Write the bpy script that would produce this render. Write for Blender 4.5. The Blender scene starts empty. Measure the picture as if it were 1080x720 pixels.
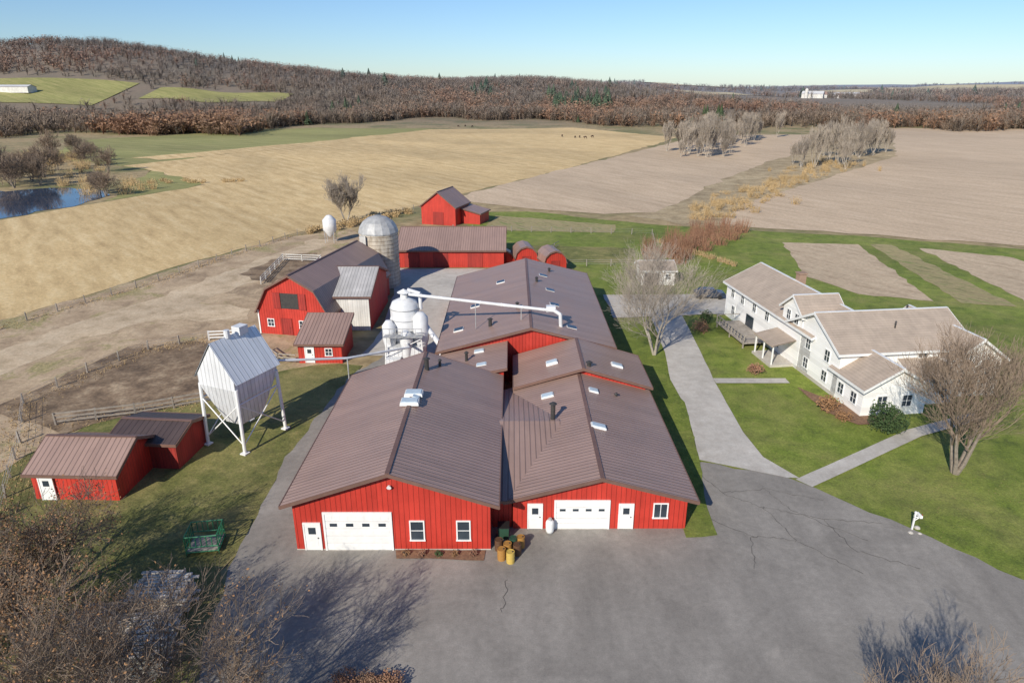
import bpy, math, random
import numpy as np
from mathutils import Vector, Matrix
from mathutils import noise as mn
from mathutils.geometry import tessellate_polygon
R=random.Random(11)
scene=bpy.context.scene
COL=scene.collection
rad=math.radians
# ---------------------------------------------------------------- materials
def base(name,rough=.9,metal=0.0):
    m=bpy.data.materials.new(name); m.use_nodes=True
    nt=m.node_tree; b=nt.nodes['Principled BSDF']
    b.inputs['Roughness'].default_value=rough; b.inputs['Metallic'].default_value=metal
    return m,nt,b
def nd(nt,t,**k):
    n=nt.nodes.new(t)
    for a,v in k.items(): setattr(n,a,v)
    return n
def math_(nt,op,a,b=None,c=None):
    n=nd(nt,'ShaderNodeMath',operation=op)
    for i,v in enumerate((a,b,c)):
        if v is None: continue
        if isinstance(v,(int,float)): n.inputs[i].default_value=v
        else: nt.links.new(v,n.inputs[i])
    return n.outputs[0]
def mixc(nt,f,a,b,mode='MIX'):
    n=nd(nt,'ShaderNodeMix',data_type='RGBA',blend_type=mode)
    for s,v in ((n.inputs[0],f),(n.inputs[6],a),(n.inputs[7],b)):
        if isinstance(v,(int,float)): s.default_value=v
        elif isinstance(v,tuple): s.default_value=(*v,1) if len(v)==3 else v
        else: nt.links.new(v,s)
    return n.outputs[2]
def coords(nt,space):
    if space=='world': return nd(nt,'ShaderNodeNewGeometry').outputs['Position']
    return nd(nt,'ShaderNodeTexCoord').outputs['Object']
def noisef(nt,vec,scale,detail=6,rough=.6,dist=0,stretch=None):
    if stretch:
        mp=nd(nt,'ShaderNodeMapping'); mp.inputs['Scale'].default_value=stretch
        nt.links.new(vec,mp.inputs[0]); vec=mp.outputs[0]
    n=nd(nt,'ShaderNodeTexNoise'); n.inputs['Scale'].default_value=scale
    n.inputs['Detail'].default_value=detail; n.inputs['Roughness'].default_value=rough
    n.inputs['Distortion'].default_value=dist
    nt.links.new(vec,n.inputs['Vector']); return n.outputs[0]
def ramp(nt,f,cols,lo=.3,hi=.7):
    r=nd(nt,'ShaderNodeValToRGB'); e=r.color_ramp.elements
    while len(e)<len(cols): e.new(.5)
    for i,c in enumerate(cols):
        e[i].position=lo+(hi-lo)*i/max(1,len(cols)-1); e[i].color=(*c,1)
    nt.links.new(f,r.inputs[0]); return r.outputs[0]
def maprange(nt,v,a,b,c,d):
    n=nd(nt,'ShaderNodeMapRange')
    nt.links.new(v,n.inputs[0])
    for i,x in enumerate((a,b,c,d)): n.inputs[i+1].default_value=x
    return n.outputs[0]
def scalec(nt,col,f):
    n=nd(nt,'ShaderNodeVectorMath',operation='SCALE')
    nt.links.new(col,n.inputs[0]); nt.links.new(f,n.inputs['Scale']); return n.outputs[0]
def bumpn(nt,b,h,strength,dist=.1):
    n=nd(nt,'ShaderNodeBump'); n.inputs['Strength'].default_value=strength; n.inputs['Distance'].default_value=dist
    nt.links.new(h,n.inputs['Height']); nt.links.new(n.outputs[0],b.inputs['Normal'])
def painted_haze(nt,col,amt=.5):  # distance haze painted into the base colour, bluer with world Y
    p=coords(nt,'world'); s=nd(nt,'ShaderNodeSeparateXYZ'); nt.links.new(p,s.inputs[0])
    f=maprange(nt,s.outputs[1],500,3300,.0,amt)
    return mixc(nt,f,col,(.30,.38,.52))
def NM(name,cols,scale=.5,detail=8,rough=.95,bump=0,var=(.8,1.2),vscale=.05,space='world',dist=0,stretch=None,metal=0,hz=0,lo=.3,hi=.7,fine=None):
    m,nt,b=base(name,rough,metal); p=coords(nt,space)
    f=noisef(nt,p,scale,detail,dist=dist,stretch=stretch)
    c=ramp(nt,f,cols,lo,hi)
    f2=noisef(nt,p,vscale,4)
    c=scalec(nt,c,maprange(nt,f2,.3,.7,var[0],var[1]))
    if fine: 
        f3=noisef(nt,p,fine[0],3,.7); c=scalec(nt,c,maprange(nt,f3,.3,.7,fine[1],fine[2]))
    if hz: c=painted_haze(nt,c,hz)
    nt.links.new(c,b.inputs['Base Color'])
    if bump: bumpn(nt,b,f,bump)
    return m
def ribs(name,col,period,axis='y',dark=.6,rough=.5,width=.78,metal=0,var=(.85,1.15),bump=.5,vs=.35,streak=0,seam=0,pv=.08):
    m,nt,b=base(name,rough,metal); p=coords(nt,'obj')
    s=nd(nt,'ShaderNodeSeparateXYZ'); nt.links.new(p,s.inputs[0])
    c={'x':s.outputs[0],'y':s.outputs[1],'z':s.outputs[2]}.get(axis)
    if axis=='xy': c=math_(nt,'ADD',s.outputs[0],s.outputs[1])
    fr=math_(nt,'FRACT',math_(nt,'DIVIDE',c,period))
    a=math_(nt,'ABSOLUTE',math_(nt,'SUBTRACT',fr,.5)); a=math_(nt,'MULTIPLY',a,2)
    l=maprange(nt,a,width,1,0,1)
    cc=mixc(nt,l,col,tuple(x*dark for x in col))
    f2=noisef(nt,p,vs,6,.65,.4)
    cc=scalec(nt,cc,maprange(nt,f2,.3,.7,*var))
    pan=math_(nt,'FLOOR',math_(nt,'DIVIDE',c,period*2))
    w=nd(nt,'ShaderNodeTexWhiteNoise',noise_dimensions='1D'); nt.links.new(pan,w.inputs['W'])
    cc=scalec(nt,cc,maprange(nt,w.outputs[0],0,1,1-pv,1+pv))
    if seam:
        f3=noisef(nt,p,1.0,6,.7,stretch=(.25,3.5,.25)); cc=scalec(nt,cc,maprange(nt,f3,.3,.7,1-seam,1+seam))
    if streak:
        f3=noisef(nt,p,1.2,5,stretch=(3,3,.25)); cc=scalec(nt,cc,maprange(nt,f3,.3,.75,1,1-streak))
    nt.links.new(cc,b.inputs['Base Color'])
    nt.links.new(maprange(nt,f2,.3,.7,rough-.06,rough+.08),b.inputs['Roughness'])
    bumpn(nt,b,l,bump,.05)
    return m
ROOF=ribs('brown_metal_roof',(.35,.235,.192),.42,'y',.5,.4,.68,var=(.92,1.07),seam=.09,pv=.06)
ROOFD=ribs('near_black_metal_roof',(.085,.06,.055),.5,'y',.6,.5,.7,seam=.1)
ROOFG=ribs('pale_grey_metal_roof',(.5,.48,.46),.42,'y',.6,.45,.7,var=(.8,1.08),seam=.14)
RED=ribs('red_ribbed_siding',(.54,.042,.025),.35,'xy',.52,.55,.8,var=(.84,1.1),streak=.2)
REDD=ribs('weathered_red_boards',(.37,.035,.025),.3,'xy',.6,.75,.8,var=(.75,1.15),streak=.3)
WHITEW=ribs('white_siding',(.88,.87,.84),.25,'z',.86,.6,.88,var=(.95,1.03),bump=.25)
WHITEB=ribs('weathered_white_boards',(.74,.72,.67),.3,'xy',.7,.8,.8,var=(.78,1.1),streak=.22)
HROOF=ribs('tan_shingle_roof',(.42,.34,.27),.3,'x',.88,.9,.8,var=(.84,1.1),vs=.8,seam=.07,pv=.03)
HOPW=ribs('white_ribbed_steel',(.8,.81,.82),.45,'xy',.62,.4,.76,var=(.88,1.03),streak=.2)
HOPR=ribs('white_ribbed_steel_roof',(.76,.78,.8),.5,'y',.6,.35,.78,var=(.9,1.03),seam=.08)
TRIM=NM('brown_trim',[(.15,.085,.065),(.19,.11,.085)],2,rough=.5)
WHITE=NM('white_paint',[(.76,.76,.74),(.84,.84,.82)],1.5,rough=.45,space='obj',var=(.92,1.03),vscale=.7)
DUCT=NM('white_duct_paint',[(.62,.63,.64),(.82,.82,.82)],.9,rough=.35,space='obj',var=(.8,1.02),vscale=.6)
GREYM=NM('galvanised_metal',[(.38,.38,.38),(.52,.52,.51)],2,rough=.6,metal=.2,space='obj',var=(.72,1.1),vscale=.6)
DARKM=NM('dark_metal',[(.03,.03,.03),(.06,.055,.05)],4,rough=.5,space='obj')
HOOP=NM('rusty_hoop',[(.2,.15,.11),(.3,.25,.2)],4,rough=.7,space='obj')
GLASS=NM('dark_window_glass',[(.02,.03,.045),(.05,.065,.08)],.6,rough=.08,space='obj',var=(.8,1.2))
SKYL=NM('skylight_plastic',[(.45,.55,.62),(.6,.68,.72)],2,rough=.2,space='obj')
CONCW=NM('silo_concrete',[(.33,.27,.2),(.52,.46,.37),(.64,.59,.5)],1.3,rough=.9,bump=.3,space='obj',var=(.75,1.12),vscale=.3,stretch=(1.5,1.5,.4))
WOODP=NM('grey_weathered_wood',[(.22,.19,.16),(.38,.34,.29)],3,rough=.9,space='obj')
LUMB=NM('pale_sawn_lumber',[(.3,.25,.19),(.6,.53,.44),(.82,.77,.7)],2.2,rough=.9,space='obj',stretch=(4,.4,6))
BARK=NM('grey_bark',[(.18,.145,.115),(.32,.27,.22)],4,rough=.95,bump=.4,space='obj')
BARKD=NM('dark_brown_bark',[(.13,.1,.07),(.24,.185,.14)],4,rough=.95,bump=.4,space='obj')
BARKL=NM('pale_bark',[(.33,.285,.235),(.5,.45,.38)],4,rough=.95,space='obj')
TWIG=NM('brown_twigs',[(.17,.125,.09),(.3,.225,.165)],.6,rough=.95,space='obj')
TWIGL=NM('pale_twigs',[(.27,.225,.18),(.4,.345,.285)],.6,rough=.95,space='obj')
LEAFB=NM('rust_brown_leaves',[(.15,.075,.035),(.26,.14,.065),(.35,.2,.1)],1.5,rough=.9)
LEAFR=NM('rusty_shrub_leaves',[(.18,.085,.055),(.29,.15,.09),(.25,.17,.1)],1.0,rough=.9)
LEAFG=NM('evergreen_needles',[(.025,.05,.015),(.06,.1,.03)],2,rough=.9)
GOLD=NM('dry_golden_grass',[(.33,.22,.1),(.52,.38,.2)],1,rough=.95)
TANG=NM('dry_tan_grass',[(.26,.19,.1),(.43,.33,.19),(.54,.43,.26)],.22,12,.95,bump=.4,vscale=.03,var=(.75,1.15),fine=(1.5,.75,1.22))
GREENP=NM('green_painted_steel',[(.02,.15,.07),(.03,.21,.095)],2,rough=.45,space='obj')
def ground_mat():
    m,nt,b=base('dry_meadow_ground',.98); p=coords(nt,'world')
    f=noisef(nt,p,.35,9,.65); f2=noisef(nt,p,.03,5)
    a=ramp(nt,f,[(.2,.145,.07),(.36,.27,.14),(.48,.37,.2)]); g=ramp(nt,f,[(.11,.12,.04),(.2,.2,.07)])
    c=mixc(nt,maprange(nt,f2,.45,.62,0,.9),a,g); 
    s=nd(nt,'ShaderNodeSeparateXYZ'); nt.links.new(p,s.inputs[0])
    c=mixc(nt,maprange(nt,s.outputs[1],520,700,0,.8),c,(.17,.125,.085)); c=painted_haze(nt,c,.6)  # far ground turns brown, then takes the painted haze tint
    nt.links.new(c,b.inputs['Base Color']); bumpn(nt,b,f,.4,.2); return m
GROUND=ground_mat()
def lawn_mat(name,cols,tan=.3,lv=.8):
    m,nt,b=base(name,.95); p=coords(nt,'world')
    f=noisef(nt,p,.55,12,.72,.4); f2=noisef(nt,p,.1,6,.65,.6); f3=noisef(nt,p,5,5,.8); f4=noisef(nt,p,.045,4)
    c=ramp(nt,f,cols,.3,.7)
    c=mixc(nt,maprange(nt,f2,.45,.7,0,tan),c,(.34,.27,.11))
    c=scalec(nt,c,maprange(nt,f3,.3,.7,.6,1.36)); c=scalec(nt,c,maprange(nt,f4,.35,.65,.8,1.16))
    v=nd(nt,'ShaderNodeTexVoronoi'); v.inputs['Scale'].default_value=2.6; nt.links.new(p,v.inputs[0])
    dots=maprange(nt,v.outputs[0],.1,.16,1,0); msk=maprange(nt,noisef(nt,p,.12,3),.5,.62,0,lv)
    c=mixc(nt,math_(nt,'MULTIPLY',dots,msk),c,(.36,.23,.11))
    nt.links.new(c,b.inputs['Base Color']); bumpn(nt,b,f3,.6,.1); return m
LAWN=lawn_mat('lawn_grass',[(.08,.115,.013),(.16,.21,.024),(.25,.285,.05)],.42)
GRASSR=lawn_mat('rough_grass',[(.07,.08,.02),(.15,.155,.038),(.29,.25,.09)],.8)
def field_mat(name,cols,period,ang,amt,scale=.25,big=(.8,1.15),bscale=.012,str_=(2.2,.12,1)):
    m,nt,b=base(name,.97); p=coords(nt,'world')
    mp=nd(nt,'ShaderNodeMapping'); mp.inputs['Rotation'].default_value=(0,0,ang); nt.links.new(p,mp.inputs[0])
    s=nd(nt,'ShaderNodeSeparateXYZ'); nt.links.new(mp.outputs[0],s.inputs[0])
    w=math_(nt,'SINE',math_(nt,'MULTIPLY',s.outputs[0],2*math.pi/period))
    f=noisef(nt,mp.outputs[0],scale,12,.75,stretch=str_)
    f=math_(nt,'ADD',f,math_(nt,'MULTIPLY',w,amt))
    c=ramp(nt,f,cols,.3,.7)
    c=scalec(nt,c,maprange(nt,noisef(nt,mp.outputs[0],bscale,6,.6,.6,stretch=(2,.7,1)),.3,.7,*big))
    c=scalec(nt,c,maprange(nt,noisef(nt,p,1.3,5,.85),.3,.7,.76,1.24))
    nt.links.new(c,b.inputs['Base Color']); bumpn(nt,b,f,.3,.15); return m
CORN=field_mat('corn_stubble',[(.44,.3,.135),(.64,.46,.22),(.76,.585,.32)],5,rad(-38),.03,str_=(1.6,.3,1))
PLOW=field_mat('bean_stubble_soil',[(.44,.325,.21),(.57,.43,.285),(.65,.505,.35)],7,rad(-30),.015,big=(.85,1.1),str_=(1.8,.25,1))
PASTURE=field_mat('green_pasture',[(.18,.19,.055),(.29,.28,.095),(.44,.37,.16)],9,rad(-60),.02,big=(.8,1.15))
HFIELD=field_mat('far_pale_field',[(.45,.38,.24),(.55,.47,.3),(.62,.53,.36)],20,rad(-60),.02)
GARDEN=field_mat('garden_soil',[(.36,.26,.165),(.52,.4,.265),(.58,.46,.31)],3.1,rad(-33),.03,.5,str_=(1.2,.4,1))
GARDENG=field_mat('garden_green_rows',[(.17,.18,.06),(.38,.3,.15),(.16,.22,.05)],2.4,rad(-33),.05,.5,str_=(1.2,.4,1))
def dirt_mat():
    m,nt,b=base('sandy_trampled_dirt',.95); p=coords(nt,'world')
    f=noisef(nt,p,.28,12,.7,.4); f2=noisef(nt,p,2.5,4,.75); f3=noisef(nt,p,.06,8,.7,.6); f4=noisef(nt,p,.09,7,.72,1.0)
    c=ramp(nt,f,[(.27,.19,.115),(.44,.32,.2),(.57,.44,.285)])
    c=mixc(nt,maprange(nt,f3,.5,.62,0,.8),c,(.58,.44,.275))
    g=ramp(nt,f2,[(.18,.18,.06),(.44,.35,.16)])
    c=mixc(nt,maprange(nt,f4,.52,.6,0,.85),c,g)
    c=mixc(nt,maprange(nt,f4,.42,.34,0,.6),c,(.19,.13,.08))
    c=scalec(nt,c,maprange(nt,f2,.3,.7,.78,1.2))
    nt.links.new(c,b.inputs['Base Color']); bumpn(nt,b,f,.5,.15); return m
DIRT=dirt_mat()
SAND=NM('sandy_track',[(.4,.3,.18),(.56,.43,.28),(.64,.51,.345)],.4,12,.95,bump=.4,vscale=.08,var=(.82,1.12),fine=(3,.82,1.18))
MUD=NM('dark_manure_mud',[(.12,.078,.045),(.25,.17,.1),(.42,.315,.2)],.4,12,.85,bump=.6,vscale=.1,var=(.7,1.2),fine=(3,.66,1.3))
CONC=NM('concrete_slab',[(.46,.42,.365),(.58,.545,.485)],1.0,10,.9,bump=.1,vscale=.12,var=(.78,1.08),fine=(6,.9,1.1))
MULCH=NM('mulch',[(.13,.07,.045),(.27,.16,.09)],4,8,.95,bump=.6)
def asphalt_mat():
    m,nt,b=base('worn_asphalt',.9); p=coords(nt,'world')
    f=noisef(nt,p,.14,10,.68,.7); f2=noisef(nt,p,12,3,.8); f3=noisef(nt,p,.45,8,.65,stretch=(1,.22,1)); f4=noisef(nt,p,2.2,6,.75)
    c=ramp(nt,f,[(.205,.187,.163),(.265,.243,.213),(.325,.298,.263)],.3,.7)
    c=scalec(nt,c,maprange(nt,f2,.3,.7,.85,1.15)); c=scalec(nt,c,maprange(nt,f3,.3,.7,.86,1.11)); c=scalec(nt,c,maprange(nt,f4,.3,.7,.87,1.13))
    c=mixc(nt,maprange(nt,noisef(nt,p,.25,7,.75,1.5),.56,.75,0,.5),c,(.42,.38,.325))
    c=mixc(nt,maprange(nt,noisef(nt,p,.2,8,.75,.5),.56,.7,0,.45),c,(.14,.13,.115))
    nt.links.new(c,b.inputs['Base Color']); bumpn(nt,b,f2,.15,.02); return m
ASPH=asphalt_mat()
def simple(name,col,rough=.5,metal=0): return NM(name,[tuple(x*.85 for x in col),col],2,rough=rough,metal=metal,space='obj',var=(.9,1.1))
WATER=NM('pond_water',[(.02,.04,.08),(.04,.07,.12)],.1,rough=.05,bump=.02)
SEAL=simple('crack_sealant',(.09,.083,.074),.6)
# ---------------------------------------------------------------- mesh builder
class MB:
    def __init__(s): s.v=[];s.f=[];s.m=[]
    def poly(s,pts,mi=0):
        i=len(s.v); s.v+= [tuple(p) for p in pts]; s.f.append(tuple(range(i,i+len(pts)))); s.m.append(mi)
    def box(s,c,d,rz=0,mi=0,top=1.0,M=None):
        i=len(s.v); cx,cy,cz=c; hx,hy,hz=d[0]/2,d[1]/2,d[2]/2; co,si=math.cos(rz),math.sin(rz)
        for z in (-1,1):
            k=top if z>0 else 1
            for x,y in ((-1,-1),(1,-1),(1,1),(-1,1)):
                a,b=x*hx*k,y*hy*k; p=Vector((a*co-b*si,a*si+b*co,z*hz))
                if M: p=M@p
                s.v.append((cx+p.x,cy+p.y,cz+p.z))
        for q in ((3,2,1,0),(4,5,6,7),(0,1,5,4),(1,2,6,5),(2,3,7,6),(3,0,4,7)):
            s.f.append(tuple(i+k for k in q)); s.m.append(mi)
    def tube(s,p0,p1,r0,r1,n=8,mi=0,caps=True):
        p0,p1=Vector(p0),Vector(p1); d=p1-p0
        if d.length<1e-6: return
        d.normalize(); u=d.orthogonal().normalized(); w=d.cross(u); i=len(s.v)
        for p,r in ((p0,r0),(p1,r1)):
            for k in range(n):
                a=2*math.pi*k/n; q=p+u*(r*math.cos(a))+w*(r*math.sin(a)); s.v.append((q.x,q.y,q.z))
        for k in range(n):
            s.f.append((i+k,i+(k+1)%n,i+n+(k+1)%n,i+n+k)); s.m.append(mi)
        if caps:
            s.f.append(tuple(i+n-1-k for k in range(n))); s.m.append(mi)
            s.f.append(tuple(i+n+k for k in range(n))); s.m.append(mi)
    def lathe(s,prof,c=(0,0,0),n=24,mi=0):
        i=len(s.v)
        for r,z in prof:
            for k in range(n):
                a=2*math.pi*k/n; s.v.append((c[0]+r*math.cos(a),c[1]+r*math.sin(a),c[2]+z))
        for j in range(len(prof)-1):
            for k in range(n):
                s.f.append((i+j*n+k,i+j*n+(k+1)%n,i+(j+1)*n+(k+1)%n,i+(j+1)*n+k)); s.m.append(mi)
    def leaves(s,c,rx,ry,rz,n,size,rnd,mi=0,shell=.55):
        for _ in range(n):
            while True:
                x,y,z=rnd.uniform(-1,1),rnd.uniform(-1,1),rnd.uniform(-1,1); q=x*x+y*y+z*z
                if q<1 and q>rnd.random()*shell: break
            k=1+.25*math.sin(5*x+3*c[0])*math.cos(4*y+c[1])
            p=Vector((c[0]+x*rx*k,c[1]+y*ry*k,c[2]+z*rz*k))
            a=Vector((rnd.gauss(0,1),rnd.gauss(0,1),rnd.gauss(0,1))).normalized(); b=a.orthogonal().normalized()
            z2=size*rnd.uniform(.5,1.3)
            s.poly([p-a*z2,p-b*z2*.6,p+a*z2,p+b*z2*.6],mi)
    def mesh(s,name,mats):
        me=bpy.data.meshes.new(name); me.from_pydata(s.v,[],s.f)
        for m in mats: me.materials.append(m)
        if len(mats)>1: me.polygons.foreach_set('material_index',s.m)
        me.update(); return me
    def obj(s,name,mats,parent=None,loc=(0,0,0),rz=0,smooth=False,label=None):
        me=s.mesh(name,mats if isinstance(mats,(list,tuple)) else [mats])
        if smooth:
            me.polygons.foreach_set('use_smooth',[True]*len(me.polygons))
        return link(bpy.data.objects.new(name,me),parent,loc,rz,label)
def link(o,parent=None,loc=(0,0,0),rz=0,label=None):
    COL.objects.link(o); o.rotation_euler=(0,0,rz)
    if parent is not None:
        o.parent=parent; L=parent['wloc']; o.location=(loc[0]-L[0],loc[1]-L[1],loc[2]-L[2])
        o['wloc']=list(loc)
    else: o.location=loc; o['wloc']=list(loc)
    if label: o['label']=label
    return o
def thing(name,label,cat,loc,group=None):
    o=bpy.data.objects.new(name,None); o.empty_display_size=.3; link(o,None,loc)
    o['label']=label;o['category']=cat
    if group:o['group']=group
    return o
def structure(o,kind='structure'): o['kind']=kind; return o
# ---------------------------------------------------------------- terrain
def sstep(a,b,x):
    t=np.clip((x-a)/(b-a),0,1); return t*t*(3-2*t)
HX=[-3000,-1300,-900,-700,-600,-520,-440,-350,-260,-100,30,160,250,400,900,3000]
HZ=[60,70,74,82,84,78,66,52,41,32,29,20,15,12,12,14]
def H(x,y):
    x=np.asarray(x,float);y=np.asarray(y,float)
    a=np.where(y>50,x/np.maximum(y,50)*1100,x)
    r=np.interp(a,HX,HZ)
    z=r*sstep(620,1100,y)
    z=z+sstep(500,900,y)*(3*np.sin(x/140+1)+2.5*np.sin(x/61+y/170))
    z=z+sstep(1200,2500,y)*(17+10*np.sin(x/420+2)+6*np.sin(x/190))*sstep(60,240,a)
    z=z*(1-sstep(3600,5200,y)*.75)
    return z
def grid_ground():
    xs=np.concatenate([np.linspace(-5000,-1500,15)[:-1],np.linspace(-1500,1500,121),np.linspace(1500,5000,30)[1:]])
    ys=np.concatenate([np.linspace(-150,500,14)[:-1],np.linspace(500,2000,61),np.linspace(2000,8000,35)[1:]])
    X,Y=np.meshgrid(xs,ys); Z=H(X,Y); n=len(xs); m=len(ys)
    V=np.stack([X.ravel(),Y.ravel(),Z.ravel()],1)
    idx=np.arange(n*m).reshape(m,n)
    F=np.stack([idx[:-1,:-1].ravel(),idx[:-1,1:].ravel(),idx[1:,1:].ravel(),idx[1:,:-1].ravel()],1)
    return V,F
def np_obj(name,V,F,mats,mi=None,parent=None):
    me=bpy.data.meshes.new(name); k=F.shape[1]
    me.vertices.add(len(V)); me.vertices.foreach_set('co',V.astype(np.float32).ravel())
    me.loops.add(F.size); me.loops.foreach_set('vertex_index',F.astype(np.int32).ravel())
    me.polygons.add(len(F)); me.polygons.foreach_set('loop_start',np.arange(0,F.size,k,dtype=np.int32))
    for m in mats: me.materials.append(m)
    if mi is not None: me.polygons.foreach_set('material_index',mi.astype(np.int32))
    me.update(calc_edges=True); me.validate()
    o=bpy.data.objects.new(name,me); COL.objects.link(o); return o
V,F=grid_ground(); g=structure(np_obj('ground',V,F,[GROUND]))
g.data.polygons.foreach_set('use_smooth',[True]*len(g.data.polygons))
def sheet(name,pts,z,mat,jit=.4,step=3,drape=False):
    rnd=random.Random(len(pts)*7+int(abs(pts[0][0])*10)); out=[]
    n=len(pts)
    for i in range(n):
        a=Vector(pts[i]);b=Vector(pts[(i+1)%n]); L=(b-a).length; k=max(1,int(L/step)); nrm=Vector((-(b-a).y,(b-a).x)).normalized()
        for j in range(k):
            p=a+(b-a)*(j/k)
            if j or jit>.3: 
                w=mn.noise(Vector((p.x*.35/max(jit,.3),p.y*.35/max(jit,.3),3.3)))*jit*1.6+rnd.uniform(-.25,.25)*jit
                p=p+nrm*w
            out.append(p)
    tri=tessellate_polygon([[Vector((p.x,p.y,0)) for p in out]])
    me=bpy.data.meshes.new(name); me.from_pydata([(p.x,p.y,z) for p in out],[],tri)
    me.materials.append(mat); me.update()
    if me.polygons and sum(p.normal.z for p in me.polygons)<0: me.flip_normals()
    o=bpy.data.objects.new(name,me); COL.objects.link(o); return structure(o)
sheet('dry_grass',[(40,156),(30,166),(48,192),(76,248),(105,294),(140,345),(196,466),(290,540),(282,520),(176,310),(100,222),(66,180),(54,152)],.04,TANG,2,5)
sheet('corn_field',[(-128,80),(-190,110),(-170,150),(-121.8,162.3),(-112.9,185),(-99.2,223.4),(-135.3,262.5),(-154.6,278.6),(-101.5,399.4),(-45.8,560),(10,610),(100.2,436.7),(85.4,399.4),(17.8,262.5),(-14.8,203),(-26.7,175.4),(-39,157),(-48.1,145),(-59.2,117),(-69.2,88),(-72,70)],.03,CORN,1.2,5)
sheet('pasture',[(-111,190),(-135,262),(-211.5,317.3),(-250,420),(-205.5,470),(-52,654),(0,640),(10,610),(-45.8,560),(-101.5,399.4),(-154.6,278.6),(-135,262),(-99,224)],.05,PASTURE,2,8)
sheet('corn_field',[(-150,300),(-100,380),(-52,500),(-62,505),(-118,390),(-168,310)],.08,CORN,2.5,8)
sheet('plowed_field',[(-16.3,197.5),(17.8,262.5),(91.9,399.4),(120.9,453.6),(198.4,462.6),(141.9,340.7),(105,290),(76.9,245),(46.1,190),(36,172),(22.9,170),(4.9,177),(-13.9,190.7)],.06,PLOW,1.2,5)
sheet('plowed_field',[(48,158),(62,185),(94.6,223.4),(173,317.3),(281,530),(346,530),(480,520),(420,300),(220,150),(125,126),(100.6,134),(73,146.5),(53.4,153)],.07,PLOW,1.0,5)
sheet('lawn',[(-11,135),(-10,172),(4,174),(30.7,157.5),(50.3,149.8),(73,144),(100.8,131),(150,112),(190,60),(120,-10),(50,-20),(14,-20),(12,60),(10,100),(4,118)],.02,LAWN,.8,4)
sheet('garden',[(55,137.4),(69.6,135.5),(62.5,96.8),(53.2,100.7),(49.2,110.8)],.05,GARDEN,.5,2)
sheet('garden',[(72,135.5),(76.3,135),(73,94),(66,96)],.05,GARDENG,.5,2)
sheet('garden',[(80,132),(93.5,124),(90,92),(75.6,94),(78,112)],.05,GARDEN,.5,2)
sheet('garden',[(2,135),(24,132),(22,120),(5,121)],.035,GRASSR,.5,2)
sheet('garden',[(-6,150),(-4,168),(24,156),(22,147)],.035,GARDENG,.5)
sheet('dirt',[(-78,76),(-67.9,90),(-59.2,115),(-48,142),(-36.3,151),(-24,134),(-22,115),(-30,104),(-33.6,100),(-36,91.5),(-22,84),(-20,72),(-31,64),(-40.3,60),(-42.2,48.8),(-62,46)],.04,DIRT,1,3)
sheet('dirt_track',[(-64,66),(-60,84),(-51,106),(-46,124),(-41,140),(-37,140),(-40,122),(-43,104),(-46,96),(-37,93),(-36,88),(-48,88),(-55,80),(-57,66)],.055,SAND,1.2,2)
sheet('dirt',[(-52,60),(-47,78),(-38,80),(-31,77),(-30,66),(-36,60),(-41,56)],.06,MUD,1,2)
sheet('dirt',[(-46,112),(-42,126),(-37,128),(-35,115),(-39,106)],.065,MUD,1,2)
sheet('grass',[(-60,48),(-42.2,49),(-40,58),(-31,63),(-28,69),(-22.8,72.3),(-17,72),(-18,60),(-19,50),(-18.5,37),(-16.5,27),(-12,5),(-60,5)],.05,GRASSR,.7,2.5)
sheet('asphalt_road',[(-12,5),(-16.8,27.9),(-18.8,37.1),(-19.4,50.3),(-18.6,61.2),(-18,68.2),(-15.2,75),(-7.1,75),(0,60),(14.6,50),(16.1,50.7),(22.4,48.3),(24.1,46.7),(28.8,41.4),(33.1,35.9),(44,24),(60,5)],.08,ASPH,.3,1.2)
sheet('grass',[(12.3,40.3),(14.6,40.6),(14.9,45),(16.0,50.9),(17.3,61.2),(17.2,68),(15,76),(12,76),(12.2,60)],.11,LAWN,.12,1)
sheet('driveway',[(19.2,90),(23.6,90),(22.6,76),(21.9,68.2),(21.3,56),(21.6,51.5),(23.4,48.1),(22.4,48.2),(16.0,51),(17.3,61.2),(17.2,68),(18.3,76)],.105,CONC,.05,2)
sheet('parking_pad',[(13.9,100),(35.0,100.5),(35,91.4),(23.5,90),(13.9,89)],.095,CONC,.2,2)
sheet('concrete_yard',[(-21.6,116),(-1,116),(-7,100),(-7,75),(-18,75),(-17,84),(-18,100)],.07,CONC,.3,2)
sheet('path',[(21.9,68.3),(29.8,68.3),(29.8,67),(21.9,67)],.115,CONC,.02,2)
sheet('path',[(23.0,47.9),(36.6,56.4),(45,60),(45.6,58.8),(37.3,55.2),(23.9,46.8)],.115,CONC,.03,2)
sheet('pond',[(-200,206),(-165.9,211),(-153.1,209),(-142.4,216.9),(-125.3,212.7),(-115.4,197.5),(-117,181.2),(-121.6,164.7),(-127.3,154),(-200,148)],.08,WATER,1.5,4)
sheet('flower_bed',[(-8,38.9),(-1.8,38.9),(-1.9,37.8),(-7.8,38)],.12,MULCH,.1,1)
sheet('flower_bed',[(30.2,66),(30.5,60.5),(32.6,57.4),(37,58),(37,62),(33,62)],.12,MULCH,.2,1)
def patch(name,x0,x1,y0,y1,mat,skew=0,z=.6):
    xs=np.linspace(0,1,24);ys=np.linspace(0,1,10);X,Y=np.meshgrid(xs,ys); YY=y0+(y1-y0)*Y; XX=(x0+(x1-x0)*X)+skew*Y
    YY=YY+6*np.sin(X*9); Z=H(XX,YY)+z; n=24;m=10
    idx=np.arange(n*m).reshape(m,n); F=np.stack([idx[:-1,:-1].ravel(),idx[:-1,1:].ravel(),idx[1:,1:].ravel(),idx[1:,:-1].ravel()],1)
    return structure(np_obj(name,np.stack([XX.ravel(),YY.ravel(),Z.ravel()],1),F,[mat]))
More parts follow.
